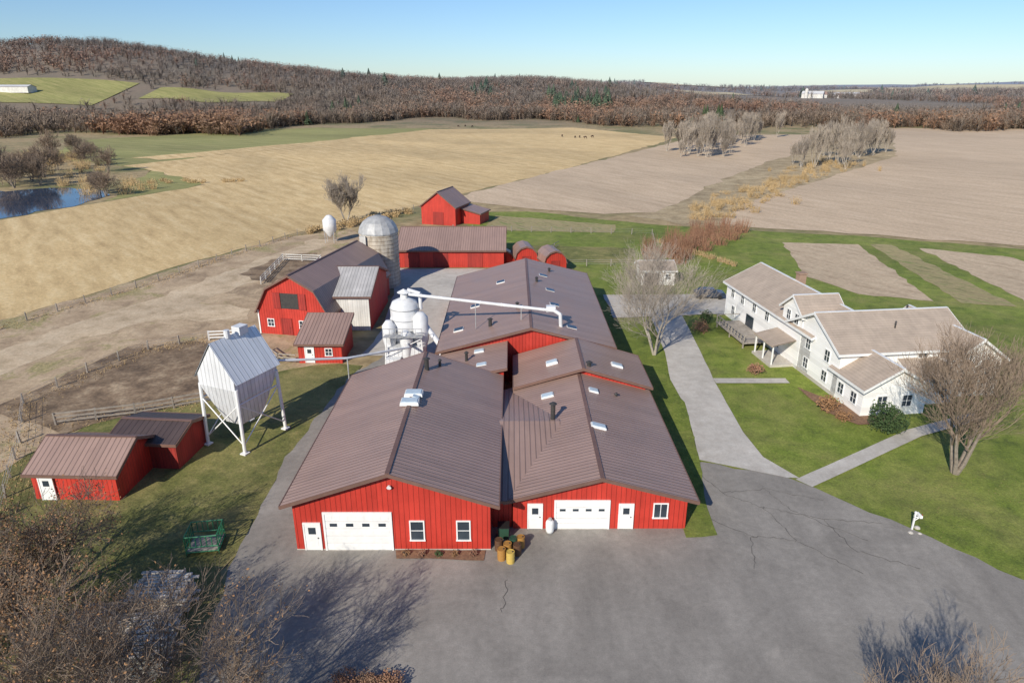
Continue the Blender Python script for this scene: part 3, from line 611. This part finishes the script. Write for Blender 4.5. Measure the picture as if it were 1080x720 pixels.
def bare_tree(seed,h,maxl=4,stems=1,r=.22,spread=.75,up=.12,leafy=0.0,minr=.012,leaf=.09,tilt=.38):
    rnd=random.Random(seed); tr,cr=MB(),MB(); tips=[]
    for s in range(stems):
        a=2*math.pi*s/stems+rnd.random(); tl=0.03 if stems==1 else tilt
        d=Vector((math.cos(a)*tl,math.sin(a)*tl,1)).normalized()
        grow(tr,cr,Vector((math.cos(a)*.15*(stems>1),math.sin(a)*.15*(stems>1),-.1)),d,h*.42,r,0,maxl,rnd,tips,up,spread,minr)
    zm=max(v[2] for v in cr.v); k=h/zm
    for m in (tr,cr): m.v=[(x*k,y*k,z*k) for x,y,z in m.v]
    tr.tube((0,0,-.2),(0,0,.5),r*1.35*k,r*.95*k,9,caps=False)
    if leafy:
        for t in tips:
            if rnd.random()<leafy:
                for _ in range(3):
                    p=Vector((t.x*k+rnd.gauss(0,.22),t.y*k+rnd.gauss(0,.22),t.z*k+rnd.gauss(0,.22)))
                    a=Vector((rnd.gauss(0,1),rnd.gauss(0,1),rnd.gauss(0,1))).normalized(); b=a.orthogonal().normalized(); s=leaf*rnd.uniform(.5,1)
                    cr.poly([p-a*s,p-b*s*.6,p+a*s,p+b*s*.6],1)
    return tr,cr
def put_tree(tr,cr,loc,rz,label,bark,twig,leaf=LEAFB,cat='tree',name='bare_tree',group=None):
    T=thing(name,label,cat,loc,group)
    if isinstance(tr,MB): tr=tr.mesh('trunk',[bark]); cr=cr.mesh('crown',[twig,leaf])
    for nme,me in (('trunk',tr),('crown',cr)):
        o=bpy.data.objects.new(nme,me); link(o,T,loc,rz)
    return T,tr,cr
put_tree(*bare_tree(3,14,4,4,.18,.66,.13,minr=.01),(16.9,75.5,.1),0,'tall multi-stemmed bare maple on lawn beside driveway',BARKL,TWIGL)
put_tree(*bare_tree(27,13,4,4,.22,.6,.17,minr=.011,tilt=.3),(36.6,49.0,.05),0,'upright fan-shaped bare tree on lawn near farmhouse',BARK,TWIG)
put_tree(*bare_tree(21,13.5,4,1,.28,.6,.18,minr=.01),(52.5,57.5,.05),1,'tall bare tree beside the farmhouse',BARKL,TWIGL)
put_tree(*bare_tree(5,9.5,4,2,.2,.75,.1,leafy=.06,minr=.01),(-18.6,22.6,0),0,'bare tree beside lumber stacks',BARK,TWIG)
put_tree(*bare_tree(6,9.5,4,3,.2,.8,.1,leafy=.05,minr=.01),(-15.2,23.0,0),2,'bare spreading tree beside the asphalt yard',BARK,TWIG)
put_tree(*bare_tree(7,8.5,4,3,.2,.85,.08,leafy=.42,minr=.01,leaf=.09),(-26.4,28.0,0),1,'bushy tree with rust-brown leaves beside lumber',BARK,TWIG)
put_tree(*bare_tree(9,8.5,4,3,.18,.85,.08,leafy=.28,minr=.01,leaf=.09),(-28.5,34.5,0),0,'low tree with brown leaves behind lumber stacks',BARK,TWIG)
put_tree(*bare_tree(15,7.5,4,2,.16,.8,.08,leafy=.2,minr=.01,leaf=.08),(-22.6,25.2,0),0,'small bare tree with few brown leaves',BARK,TWIG)
put_tree(*bare_tree(10,8.5,4,2,.16,.65,.14,minr=.009),(18.6,21,0),0,'bare tree at edge of asphalt',BARK,TWIG)
put_tree(*bare_tree(31,12,4,3,.2,.55,.2,minr=.025),(-38.7,158.7,0),0,'pale bare tree beside the farmyard fence',BARKL,TWIGL)
var=[]
for i in range(5):
    tr,cr=bare_tree(40+i,10,3,2+(i%3),.13,.42,.26,minr=.03); var.append((tr.mesh('trunk',[BARKL]),cr.mesh('crown',[TWIGL,LEAFB])))
vard=[]
for i in range(3):
    tr,cr=bare_tree(60+i,8,3,4,.16,.85,.08,minr=.035); vard.append((tr.mesh('trunk',[BARK]),cr.mesh('crown',[TWIG,LEAFB])))
def copies(vs,pts,group,label,hs=(.8,1.3),wid=.85):
    for x,y in pts:
        tr,cr=R.choice(vs); s=R.uniform(*hs)
        T=thing('bare_tree',label,'tree',(x,y,0),group); T.scale=(s*wid,s*wid,s*R.uniform(.95,1.2)); T.rotation_euler[2]=R.uniform(0,6.3)
        for nme,me in (('trunk',tr),('crown',cr)): link(bpy.data.objects.new(nme,me),T,(x,y,0),0)
pts=[]
for i in range(46):
    t=R.random(); pts.append((76+t*75+R.gauss(0,6),312+t*125+R.gauss(0,8)))
for i in range(28):
    t=R.random(); pts.append((112+t*60+R.gauss(0,6),262+t*85+R.gauss(0,8)))
copies(var,pts,'grey bare trees between the fields','slender pale bare tree between plowed fields',(.8,1.7),.8)
pts=[(-121,203),(-117,199),(-124,207),(-155,216),(-160,222),(-165,228),(-150,221),(-172,236),(-163,243),(-178,255),(-150,260),(-190,280),(-176,295),(-160,232),(-182,240),(-170,262),(-196,300),(-205,330),(-186,310),(-215,350),(-168,275)]
copies(vard,pts,'bare trees around the pond','round bare tree beside the pond',(.8,1.5))
def tmpl(seed,kind):
    rnd=random.Random(seed); V=[];F=[]
    def tri(a,b,c): i=len(V); V.extend([a,b,c]); F.append((i,i+1,i+2))
    if kind=='pine':
        for lv in range(7):
            z=.12+lv*.125; r=.28*(1-lv/7.5)
            for k in range(8):
                a=6.28*k/8+rnd.random(); b=a+.75
                tri((r*math.cos(a),r*math.sin(a),z-.02),(r*math.cos(b),r*math.sin(b),z-.02),(0,0,z+.26))
    else:
        for k in range(34):
            a=rnd.uniform(0,6.28); z0=rnd.uniform(.0,.5); L=rnd.uniform(.08,.42); z1=min(1.02,z0+rnd.uniform(.3,.6)); w=.014
            tri((-w*math.sin(a),w*math.cos(a),z0),(w*math.sin(a),-w*math.cos(a),z0),(L*math.cos(a),L*math.sin(a),z1))
        n=34 if kind=='leaf' else 22; s0=.058 if kind=='leaf' else .033
        for k in range(n):
            a=rnd.uniform(0,6.28); r=.45*math.sqrt(rnd.random()); z=.55+.42*math.sqrt(max(0,1-(r/.47)**2))*rnd.uniform(-.9,1)
            c=np.array((r*math.cos(a),r*math.sin(a),z)); u=np.array([rnd.gauss(0,1) for _ in range(3)]); u/=np.linalg.norm(u); w=np.array([rnd.gauss(0,1) for _ in range(3)]); w/=np.linalg.norm(w)
            tri(tuple(c-u*s0),tuple(c+u*s0),tuple(c+w*s0*1.6))
    return np.array(V),np.array(F)
def woodm(name,cols,hz=.55): return NM(name,cols,.016,5,.95,hz=hz,var=(.6,1.35),vscale=.15,lo=.36,hi=.64)  # woods colours include painted distance haze
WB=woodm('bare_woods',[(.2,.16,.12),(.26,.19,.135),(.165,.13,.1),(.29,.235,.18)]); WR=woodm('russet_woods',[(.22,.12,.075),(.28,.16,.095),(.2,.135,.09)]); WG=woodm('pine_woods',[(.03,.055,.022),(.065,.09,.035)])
rs=np.random.RandomState(5)
BA=[-.9,-.72,-.52,-.386,-.25,-.079,.079,.16,.24,.42,.717,.9]; BY=[330,385,440,480,600,675,630,560,520,540,505,480]
N=26000
a=rs.uniform(-.86,.88,N); yb=np.interp(a,BA,BY)+18*np.sin(a*37)+rs.normal(0,8,N); u=rs.rand(N)
Y=yb+ (u**1.6)*1050*np.where(a>.1,2.1,1.0); X=a*Y
keep=np.ones(N,bool)
for c in CLEAR: keep&=~((X>c[0]-5)&(X<c[1]+5)&(Y>c[2]-25)&(Y<c[3]+5))
nz=np.array([mn.noise(Vector((x*.004,y*.004,1.7))) for x,y in zip(X,Y)])
keep&=~((Y-yb>90)&(a>.12)&(nz>.2)); keep&=~((Y-yb<60)&(nz>.45))
keep&=~((a<-.5)&(Y>660)&(Y<850)&(rs.rand(N)<.8))
X,Y,nz,a=X[keep],Y[keep],nz[keep],a[keep]; Z=H(X,Y)
kindn=np.array([mn.noise(Vector((x*.007,y*.006,9))) for x,y in zip(X,Y)])+rs.normal(0,.25,len(X))
kinds=np.where(kindn>.3,1,0)
pk=np.array([mn.noise(Vector((x*.016,y*.014,5))) for x,y in zip(X,Y)])+rs.normal(0,.16,len(X))
kinds=np.where((pk>.68)&(a>-.45),2,kinds)
kinds=np.where((a>.05)&(a<.14)&(Y>720)&(Y<860)&(rs.rand(len(X))<.3),2,kinds)
Vs=[];Fs=[];Ms=[];off=0
for ki,kind in enumerate(('bare','leaf','pine')):
    T=[tmpl(100+ki*10+j,kind) for j in range(6)]
    for j,(tv,tf) in enumerate(T):
        sel=np.where((kinds==ki)&(np.arange(len(X))%6==j))[0]
        if not len(sel): continue
        s=rs.uniform(4.5,14.5,len(sel))*(1.15 if ki==2 else 1); th=rs.uniform(0,6.28,len(sel))
        v=tv[None]*s[:,None,None]; co,si=np.cos(th)[:,None],np.sin(th)[:,None]
        wx=rs.uniform(1.0,1.8,len(sel))[:,None]
        x=(v[:,:,0]*co-v[:,:,1]*si)*wx+X[sel][:,None]; y=(v[:,:,0]*si+v[:,:,1]*co)*wx+Y[sel][:,None]; z=v[:,:,2]+Z[sel][:,None]-.3
        Vs.append(np.stack([x,y,z],2).reshape(-1,3)); n=len(tv)
        Fs.append((tf[None]+(np.arange(len(sel))*n)[:,None,None]).reshape(-1,3)+off); off+=n*len(sel); Ms.append(np.full(len(tf)*len(sel),ki))
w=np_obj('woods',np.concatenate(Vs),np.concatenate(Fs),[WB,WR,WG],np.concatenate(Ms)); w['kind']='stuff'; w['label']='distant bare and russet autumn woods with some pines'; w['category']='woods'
def scrub(name,label,pts,mat,n,size,hz=(.6,1.2)):
    mb=MB(); rnd=random.Random(len(pts))
    for x,y,r,h in pts:
        mb.leaves((x,y,h*.45),r,r,h*.5,n,size,rnd)
        for _ in range(n//2):
            a=rnd.uniform(0,6.28); q=rnd.random()*r*.6; L=h*rnd.uniform(.6,1.2); o=rnd.uniform(.1,.5)*r
            p=Vector((x+q*math.cos(a),y+q*math.sin(a),0)); mb.poly([p+Vector((-.05,0,0)),p+Vector((.05,0,0)),p+Vector((o*math.cos(a),o*math.sin(a),L))])
    o=mb.obj(name,mat); o['kind']='stuff'; o['label']=label; o['category']='scrub'; return o
pts=[]
for i in range(150):
    t=R.random(); pts.append((46+t*90+R.gauss(0,3+4*t),165+t*130+R.gauss(0,4),R.uniform(.8,2.4),R.uniform(.8,2.6)))
scrub('golden_scrub','dry golden brush strip between plowed fields',pts,GOLD,60,.16)
pts=[]
for i in range(46):
    t=R.random(); pts.append((26+t*22+R.gauss(0,2),124+t*24+R.gauss(0,3),R.uniform(1.2,2.4),R.uniform(1.8,4)))
scrub('russet_scrub','russet leafless brush beside lawn',pts,LEAFR,110,.11)
pts=[(R.uniform(-118,-90),R.uniform(225,235),1.5,1.3) for i in range(10)]+[(-44+t*18+R.gauss(0,1),146+t*26+R.gauss(0,1.5),1.2,1.4) for t in [i/30 for i in range(30)]]+[(-215+t*100+R.gauss(0,5),325-t*125+R.gauss(0,8),R.uniform(2,4),R.uniform(2,4)) for t in [R.random() for i in range(50)]]
scrub('field_edge_scrub','brown brush along the field edge',pts,GOLD,80,.2)
pts=[(30+i*.55,137-i*1.1+R.gauss(0,.4),.7,1.0) for i in range(18)]
scrub('hedge_strip','dry brown hedge strip beside garden',pts,GOLD,50,.12)
mb=MB(); rnd=random.Random(4)
for (a,b_) in (((-72,70),(-66,88)),((-66,88),(-57.7,108)),((-57.7,108),(-54,122)),((-54,122),(-46,145)),((-37.8,42.5),(-44,54)),((-44,54),(-49,62)),((-49,62),(-44,77)),((-44,77),(-38,80.5)),((-43,57.5),(-30.5,62.5))):
    for k in range(300):
        t=rnd.random(); x=a[0]+(b_[0]-a[0])*t+rnd.gauss(0,.9); y=a[1]+(b_[1]-a[1])*t+rnd.gauss(0,.9)
        for j in range(2):
            an=rnd.uniform(0,6.28); h=rnd.uniform(.1,.35); mb.poly([(x-.04*math.cos(an),y-.04*math.sin(an),0),(x+.04*math.cos(an),y+.04*math.sin(an),0),(x+rnd.gauss(0,.15),y+rnd.gauss(0,.15),h)])
o=mb.obj('fence_row_grass',GOLD); o['kind']='stuff'; o['label']='tall dry grass growing along fence lines'; o['category']='grass'
def shrub(x,y,r,h,mat,label,n=500,size=.13,name='shrub'):
    rnd=random.Random(int(x*31)); T=thing(name,label,'shrub',(x,y,0))
    st=MB(); 
    for k in range(7):
        a=rnd.uniform(0,6.3); st.tube((0,0,0),(r*.6*math.cos(a),r*.6*math.sin(a),h*.75),.04,.015,4)
    st.obj('stem',BARKD,T,(x,y,0))
    b=MB()
    for k in range(6):
        a=rnd.uniform(0,6.3); q=rnd.uniform(.1,.5)*r; b.leaves((q*math.cos(a),q*math.sin(a),h*rnd.uniform(.35,.62)),r*.6,r*.6,h*.4,n//6,size,rnd)
    b.obj('foliage',mat,T,(x,y,0))
shrub(34.2,56.2,1.9,3.2,LEAFG,'dense full evergreen shrub beside farmhouse corner',3600,.1)
shrub(31.0,60.6,1.4,1.5,LEAFB,'tan dried shrub beside farmhouse wall',900,.1); shrub(31.6,58.6,.9,1,LEAFB,'low tan shrub beside farmhouse',500,.09)
shrub(27.1,69.8,1.0,1.2,LEAFR,'red brown shrub beside walkway',600,.1); shrub(24.6,83.6,1.3,1.6,LEAFR,'rusty shrub beside driveway',700,.1); shrub(26,87,1.1,1.8,LEAFG,'small green shrub near parking pad',500)
for x in (-9.0,-7.6,-6.3): shrub(x,27.3,1.15,.85,LEAFR,'low red-brown shrub at edge of asphalt',2200,.055)
shrub(-27.5,25.0,1.6,1.8,LEAFB,'rust-brown leafy shrub on rough grass',2400,.06); shrub(-30,28.6,1.8,2.0,LEAFB,'rust-brown leafy shrub under bare trees',2600,.06)
for i,x in enumerate((-7.2,-6.1,-5.0,-3.9,-2.6)): shrub(x,38.4,.35,.5,(LEAFB,LEAFR,LEAFG)[i%3],'small plant in bed along barn wall',160,.06,'bedding_plant')
# ---------------------------------------------------------------- fences
def fence(pts,label,step=3.2,h=1.25,mat=WOODP,rails=0,wires=3,name='fence'):
    T=thing(name,label,'fence',(*pts[0],0)); pm=None; w=MB()
    for a,b in zip(pts[:-1],pts[1:]):
        a=Vector((*a,0));b=Vector((*b,0)); d=(b-a).length; k=max(1,int(d/step)); 
        for i in range(k):
            p=a+(b-a)*(i/k)
            if pm is None:
                m=MB(); m.box((0,0,h/2),(.15,.15,h),top=.85); pm=m.mesh('post',[mat])
            o=bpy.data.objects.new('post',pm); link(o,T,(p.x,p.y,0),R.uniform(0,1)); o.rotation_euler[0]=R.gauss(0,.04); o.rotation_euler[1]=R.gauss(0,.04)
        dd=(b-a).normalized()
        for j in range(wires): z=h*(.35+.28*j); w.tube(a+Vector((0,0,z)),b+Vector((0,0,z)),.012,.012,3,caps=False)
        for j in range(rails):
            z=h*(.3+.62*j/max(1,rails-1)); c=(a+b)/2; w.box((c.x,c.y,z),(d,.05,.13),rz=math.atan2(dd.y,dd.x))
    w.obj('rail' if rails else 'wire',mat if rails else GREYM,T,(0,0,0))
fence([(-37.8,42.5),(-44,54),(-49,62),(-47.3,70),(-44,77),(-38,80.5)],'wooden post and wire fence around muddy lot')
fence([(-72,70),(-66,88),(-57.7,108),(-54,122),(-46,145)],'post and wire fence along cornfield edge',4)
fence([(-43,57.5),(-36.5,59.5),(-30.5,62.5)],'weathered board fence beside red shed',2.4,1.3,rails=3,wires=0)
fence([(-38,80.3),(-33,81)],'white board gate by red barn',2.5,1.3,WHITE,3,0,'gate')
fence([(-40.4,106.1),(-41.8,122),(-34.6,121),(-34,103)],'white board pen fence in barnyard',3,1.3,WHITEB,3,0)
fence([(-46,145),(-30,170),(-16,190)],'post and wire fence behind the farmyard',4)
fence([(-16,135),(-13,150),(30,145),(26,118),(9,118)],'post and wire fence around back paddock',4)
fence([(3,119.5),(9.3,134)],'low fence rail beside garden sheds',2.4,1.1,rails=2,wires=0)
fence([(-29.5,76),(-27,73),(-24.8,72.6)],'grey board gate between barns',2.4,1.2,rails=3,wires=0)
# ---------------------------------------------------------------- yard objects
def barrel(x,y,mat,label,z=0,h=.85,r=.28):
    T=thing('barrel',label,'barrel',(x,y,z+.08),'barrels clustered by barn corner')
    b=MB(); b.lathe([(0,0),(r,0),(r*1.03,h*.33),(r*1.06,h*.34),(r*1.03,h*.35),(r*1.03,h*.66),(r*1.06,h*.67),(r*1.03,h*.68),(r,h),(r*.93,h),(r*.93,h-.03),(0,h-.03)],n=16); b.obj('drum',mat,T,(x,y,z+.08))
    b=MB(); b.tube((r*.5,0,h-.03),(r*.5,0,h+.03),.05,.05,8); b.obj('bung',DARKM,T,(x,y,z+.08))
OR=simple('ochre_drum_paint',(.42,.21,.05),.6); BR=simple('brown_drum_paint',(.12,.06,.03),.6); GN=simple('green_drum_paint',(.03,.08,.05),.5); YL=simple('yellow_drum_paint',(.6,.42,.1),.5); BL=simple('black_drum_plastic',(.02,.02,.02),.5)
for i,(x,y,m,l) in enumerate(((-.7,38.0,OR,'ochre'),(-.1,37.7,YL,'yellow'),(-.3,38.6,OR,'ochre'),(.35,38.5,BR,'brown'),(-.9,39.0,BR,'brown'),(.1,39.2,GN,'green'),(.6,39.3,OR,'ochre'))):
    barrel(x,y,m,l+' steel drum standing on asphalt by red barn')
T=thing('waste_cart','dark green waste cart with lid by barn wall','bin',(-.6,40.4,.08)); b=MB(); b.box((-.6,40.4,.6),(.7,.7,.9),top=1.1); b.obj('body',GN,T); b=MB(); b.box((-.6,40.4,1.09),(.84,.84,.07)); b.obj('lid',BL,T)
for s in (-1,1): b=MB(); b.tube((-.6+s*.3,40.7,.2),(-.6+s*.38,40.7,.2),.12,.12,10); b.obj('wheel',BL,T)
T=thing('propane_tank','small white propane cylinder beside workshop wall','tank',(2.7,40.9,.08)); b=MB(); b.lathe([(0,.05),(.25,.1),(.3,.3),(.3,.9),(.24,1.05),(0,1.1)],c=(2.7,40.9,0.05),n=18); b.obj('cylinder',WHITE,T,smooth=True); b=MB(); b.tube((2.7,40.9,1.1),(2.7,40.9,1.3),.12,.12,10); b.obj('valve_collar',GREYM,T)
T=thing('hay_feeder','green tubular steel hay feeder on rough grass','feeder',(-21.2,39.4,0))
b=MB()
for y in (-.9,.9):
    for z in (.3,.7,1.5): b.tube((-1.05,y,z),(1.05,y,z),.045,.045,6)
    for x in np.arange(-1.05,1.06,.35): b.tube((x,y,.05 if abs(x)>1.0 else .7),(x,y,1.5),.035,.035,5)
for x in (-1.05,1.05):
    for z in (.3,.7,1.5): b.tube((x,-.9,z),(x,.9,z),.045,.045,6)
    for y in np.arange(-.9,.95,.36): b.tube((x,y,.7),(x,y,1.5),.035,.035,5)
b.obj('frame',GREENP,T,(-21.2,39.4,0),.15)
b=MB(); b.box((0,0,.34),(2.0,1.7,.08)); b.obj('tray',WOODP,T,(-21.2,39.4,0),.15)
T=thing('mailbox','white mailbox on slim white post on lawn','mailbox',(28.8,41.3,0))
b=MB(); b.box((0,0,.75),(.1,.1,1.5)); b.box((.2,0,1.1),(.5,.07,.07)); b.tube((0,0,.8),(.36,0,1.08),.03,.03,6); b.box((0,0,1.55),(.15,.15,.1),top=.3); b.obj('post',WHITE,T,(28.8,41.3,0))
b=MB(); 
prof=[(.09*math.cos(t),.09+.09*math.sin(t)) for t in np.linspace(0,math.pi,9)]; prof=[(.09,-.06)]+prof+[(-.09,-.06)]
b.poly([(x,-.25,z) for x,z in prof]); b.poly([(x,.25,z) for x,z in prof[::-1]])
for i in range(len(prof)): p,q=prof[i],prof[(i+1)%len(prof)]; b.poly([(p[0],-.25,p[1]),(p[0],.25,p[1]),(q[0],.25,q[1]),(q[0],-.25,q[1])])
b.obj('box',WHITE,T,(29.12,41.3,1.21)); b=MB(); b.box((0,0,.12),(.02,.05,.2)); b.obj('flag',RED,T,(29.23,41.2,1.22))
for i,(x,y,r) in enumerate(((28.5,40.9,.2),(29.1,40.8,.16),(29.3,41.5,.22))):
    T=thing('garden_stone','small pale stone around mailbox post','stone',(x,y,.02),'stones around the mailbox'); b=MB(); b.lathe([(0,0),(r,.02),(r*.9,r*.5),(r*.4,r*.8),(0,r*.8)],n=7); b.obj('stone_body',CONC,T,(x,y,.02))
def stack(x,y,rz,nx,nz_,L,seed):
    rnd=random.Random(seed); T=thing('lumber_stack','stack of pale weathered slab lumber on rough grass','lumber',(x,y,0),'stacked lumber piles')
    b=MB(); s=MB()
    for k in range(nz_):
        z=.2+k*.2
        for i in range(nx):
            w=.24; b.box(((i-nx/2+.5)*.3+rnd.gauss(0,.03),rnd.gauss(0,.18),z+rnd.gauss(0,.01)),(w*rnd.uniform(.75,1.05),L*rnd.uniform(.85,1.08),.1),rz=rnd.gauss(0,.02))
        for yy in (-L*.35,0,L*.35): s.box((0,yy,z+.1),(nx*.3,.08,.09))
    b.obj('boards',LUMB,T,(x,y,0),rz); s.obj('spacer',WOODP,T,(x,y,0),rz)
stack(-20.8,29.4,rad(98),12,9,3.6,1); stack(-21.4,33.6,rad(94),9,8,3.0,3); stack(-24.0,31.0,rad(97),9,7,2.2,4)
def car(x,y,rz,paint,label):
    T=thing('parked_car',label,'car',(x,y,.1)); z0=.1
    side=[(-2.2,.35),(-2.25,.75),(-2.05,1.0),(-1.2,1.05),(-.6,1.5),(1.3,1.52),(2.0,1.1),(2.2,.95),(2.25,.4)]
    b=MB(); W_=.88
    for s in (1,-1):
        q=[(px,s*(W_ if pz<1.06 else W_*.8),pz) for px,pz in side]; b.poly(q if s<0 else q[::-1])
    for i in range(len(side)):
        p,q=side[i],side[(i+1)%len(side)]; a=W_ if p[1]<1.06 else W_*.8; c=W_ if q[1]<1.06 else W_*.8
        b.poly([(p[0],-a,p[1]),(p[0],a,p[1]),(q[0],c,q[1]),(q[0],-c,q[1])])
    b.obj('body',paint,T,(x,y,z0),rz)
    b=MB(); b.box((.35,0,1.28),(1.7,1.5,.3)); b.poly([(-1.12,-.7,1.1),(-.66,-.66,1.46),(-.66,.66,1.46),(-1.12,.7,1.1)][::-1]); b.poly([(1.4,-.66,1.47),(1.95,-.7,1.15),(1.95,.7,1.15),(1.4,.66,1.47)]); b.obj('window',GLASS,T,(x,y,z0),rz)
    for wx in (-1.4,1.4):
        for s in (-1,1):
            b=MB(); b.tube((0,-.11,0),(0,.11,0),.34,.34,16); b.obj('wheel',BL,T,(x+(wx*math.cos(rz)-s*.8*math.sin(rz)),y+(wx*math.sin(rz)+s*.8*math.cos(rz)),z0+.34),rz)
    for s in (-1,1): b=MB(); b.box((-2.2,s*.62,.72),(.1,.3,.14)); b.obj('headlight',WHITE,T,(x,y,z0),rz)
car(29.6,98.4,rad(178),simple('dark_blue_car_paint',(.03,.045,.075),.2),'dark parked car on concrete pad near lawn')
def cow_mesh():
    me=bpy.data.meshes.new('cow_skin'); P=[(-.75,0,1.15),(0,0,1.12),(.7,0,1.15),(1.1,0,1.0),(1.45,0,.6),(-.7,.22,.75),(-.72,.22,.35),(-.7,.22,.02),(-.7,-.22,.75),(-.72,-.22,.35),(-.7,-.22,.02),(.6,.2,.7),(.6,.2,.02),(.6,-.2,.7),(.6,-.2,.02),(-1.0,0,.8)]
    E=[(0,1),(1,2),(2,3),(3,4),(0,5),(5,6),(6,7),(0,8),(8,9),(9,10),(2,11),(11,12),(2,13),(13,14),(0,15)]
    me.from_pydata(P,E,[]); o=bpy.data.objects.new('cow_tmp',me); COL.objects.link(o); bpy.context.view_layer.objects.active=o
    o.modifiers.new('s','SKIN'); rr=[.34,.38,.36,.2,.13,.12,.07,.06,.12,.07,.06,.12,.06,.12,.06,.03]
    for v,r in zip(me.skin_vertices[0].data,rr): v.radius=(r,r)
    me.skin_vertices[0].data[1].use_root=True
    o.modifiers.new('d','SUBSURF').levels=1
    dg=bpy.context.evaluated_depsgraph_get(); m2=bpy.data.meshes.new_from_object(o.evaluated_get(dg)); bpy.data.objects.remove(o); return m2
cm=cow_mesh(); cm.materials.clear(); cm.materials.append(simple('brown_hide',(.06,.03,.02),.8))
for x,y in ((38,428),(41,431),(44,426),(31,440),(-41,545),(-36,549),(-30,541),(49,433)):
    T=bpy.data.objects.new('cow',cm); link(T,None,(x,y,.05),R.uniform(0,6)); T['label']='brown cow grazing in the far corn stubble'; T['category']='cow'; T['group']='cattle grazing in the field'
def farb(x,y,w,l,e,r,rz,wall,roof,label,name='distant_barn'):
    z=float(H(x,y)); T=thing(name,label,'barn',(x,y,z)); 
    bld(T,x,y,rz,gable(w,e,r),l,roof,wall,.3,.3,z0=-2)
    for c in T.children: c.location[2]=0
WR2=simple('white_roof',(.6,.6,.6),.5)
farb(452,1090,14,30,6,10,rad(60),WHITEB,WR2,'distant white barn among trees'); farb(470,1110,12,20,5,9,rad(80),WHITEB,ROOF,'distant white barn beside silo')
farb(610,1330,16,50,6,10,rad(85),WHITEB,WR2,'distant long white barn on hillside'); farb(-560,790,12,90,4,6,rad(80),WHITEB,WR2,'long white greenhouse on hillside field','greenhouse')
z=float(H(440,1085)); T=thing('distant_silo','distant white silo beside farm buildings','silo',(440,1085,z)); b=MB(); b.lathe([(2.5,0),(2.5,12),(1.6,13.5),(0,14)],n=14); b.obj('tower',WHITEB,T,(440,1085,z))
# ---------------------------------------------------------------- light, sky, camera
el,az=31,210
wd=bpy.data.worlds.new('World'); scene.world=wd; wd.use_nodes=True; nt=wd.node_tree; bg=nt.nodes['Background']
sk=nt.nodes.new('ShaderNodeTexSky'); sk.sky_type='NISHITA'; sk.sun_disc=False; sk.sun_elevation=rad(el); sk.sun_rotation=rad(az); sk.altitude=0; sk.air_density=1.0; sk.dust_density=0.15; sk.ozone_density=3.0
mx=mixc(nt,1.0,sk.outputs[0],(.82,.99,1.24),'MULTIPLY')
nt.links.new(mx,bg.inputs[0]); bg.inputs[1].default_value=.10
L=bpy.data.lights.new('sun','SUN'); L.energy=5.0; L.angle=rad(.5); L.color=(1,.925,.80); so=bpy.data.objects.new('sun',L); COL.objects.link(so)
d=Vector((.5*math.cos(rad(el)),.87*math.cos(rad(el)),-math.sin(rad(el)))); so.rotation_euler=d.to_track_quat('-Z','Y').to_euler(); so.location=(-40,-60,60)
cam=bpy.data.cameras.new('camera'); cam.lens=24; cam.sensor_width=36; cam.clip_end=12000; cam.clip_start=.5
co=bpy.data.objects.new('camera',cam); COL.objects.link(co); co.location=(0,0,30); co.rotation_euler=(rad(90-20.56),0,0); scene.camera=co
scene.view_settings.view_transform='Standard'; scene.view_settings.look='None'; scene.view_settings.exposure=0
for o in COL.objects:
    if 'wloc' in o: del o['wloc']
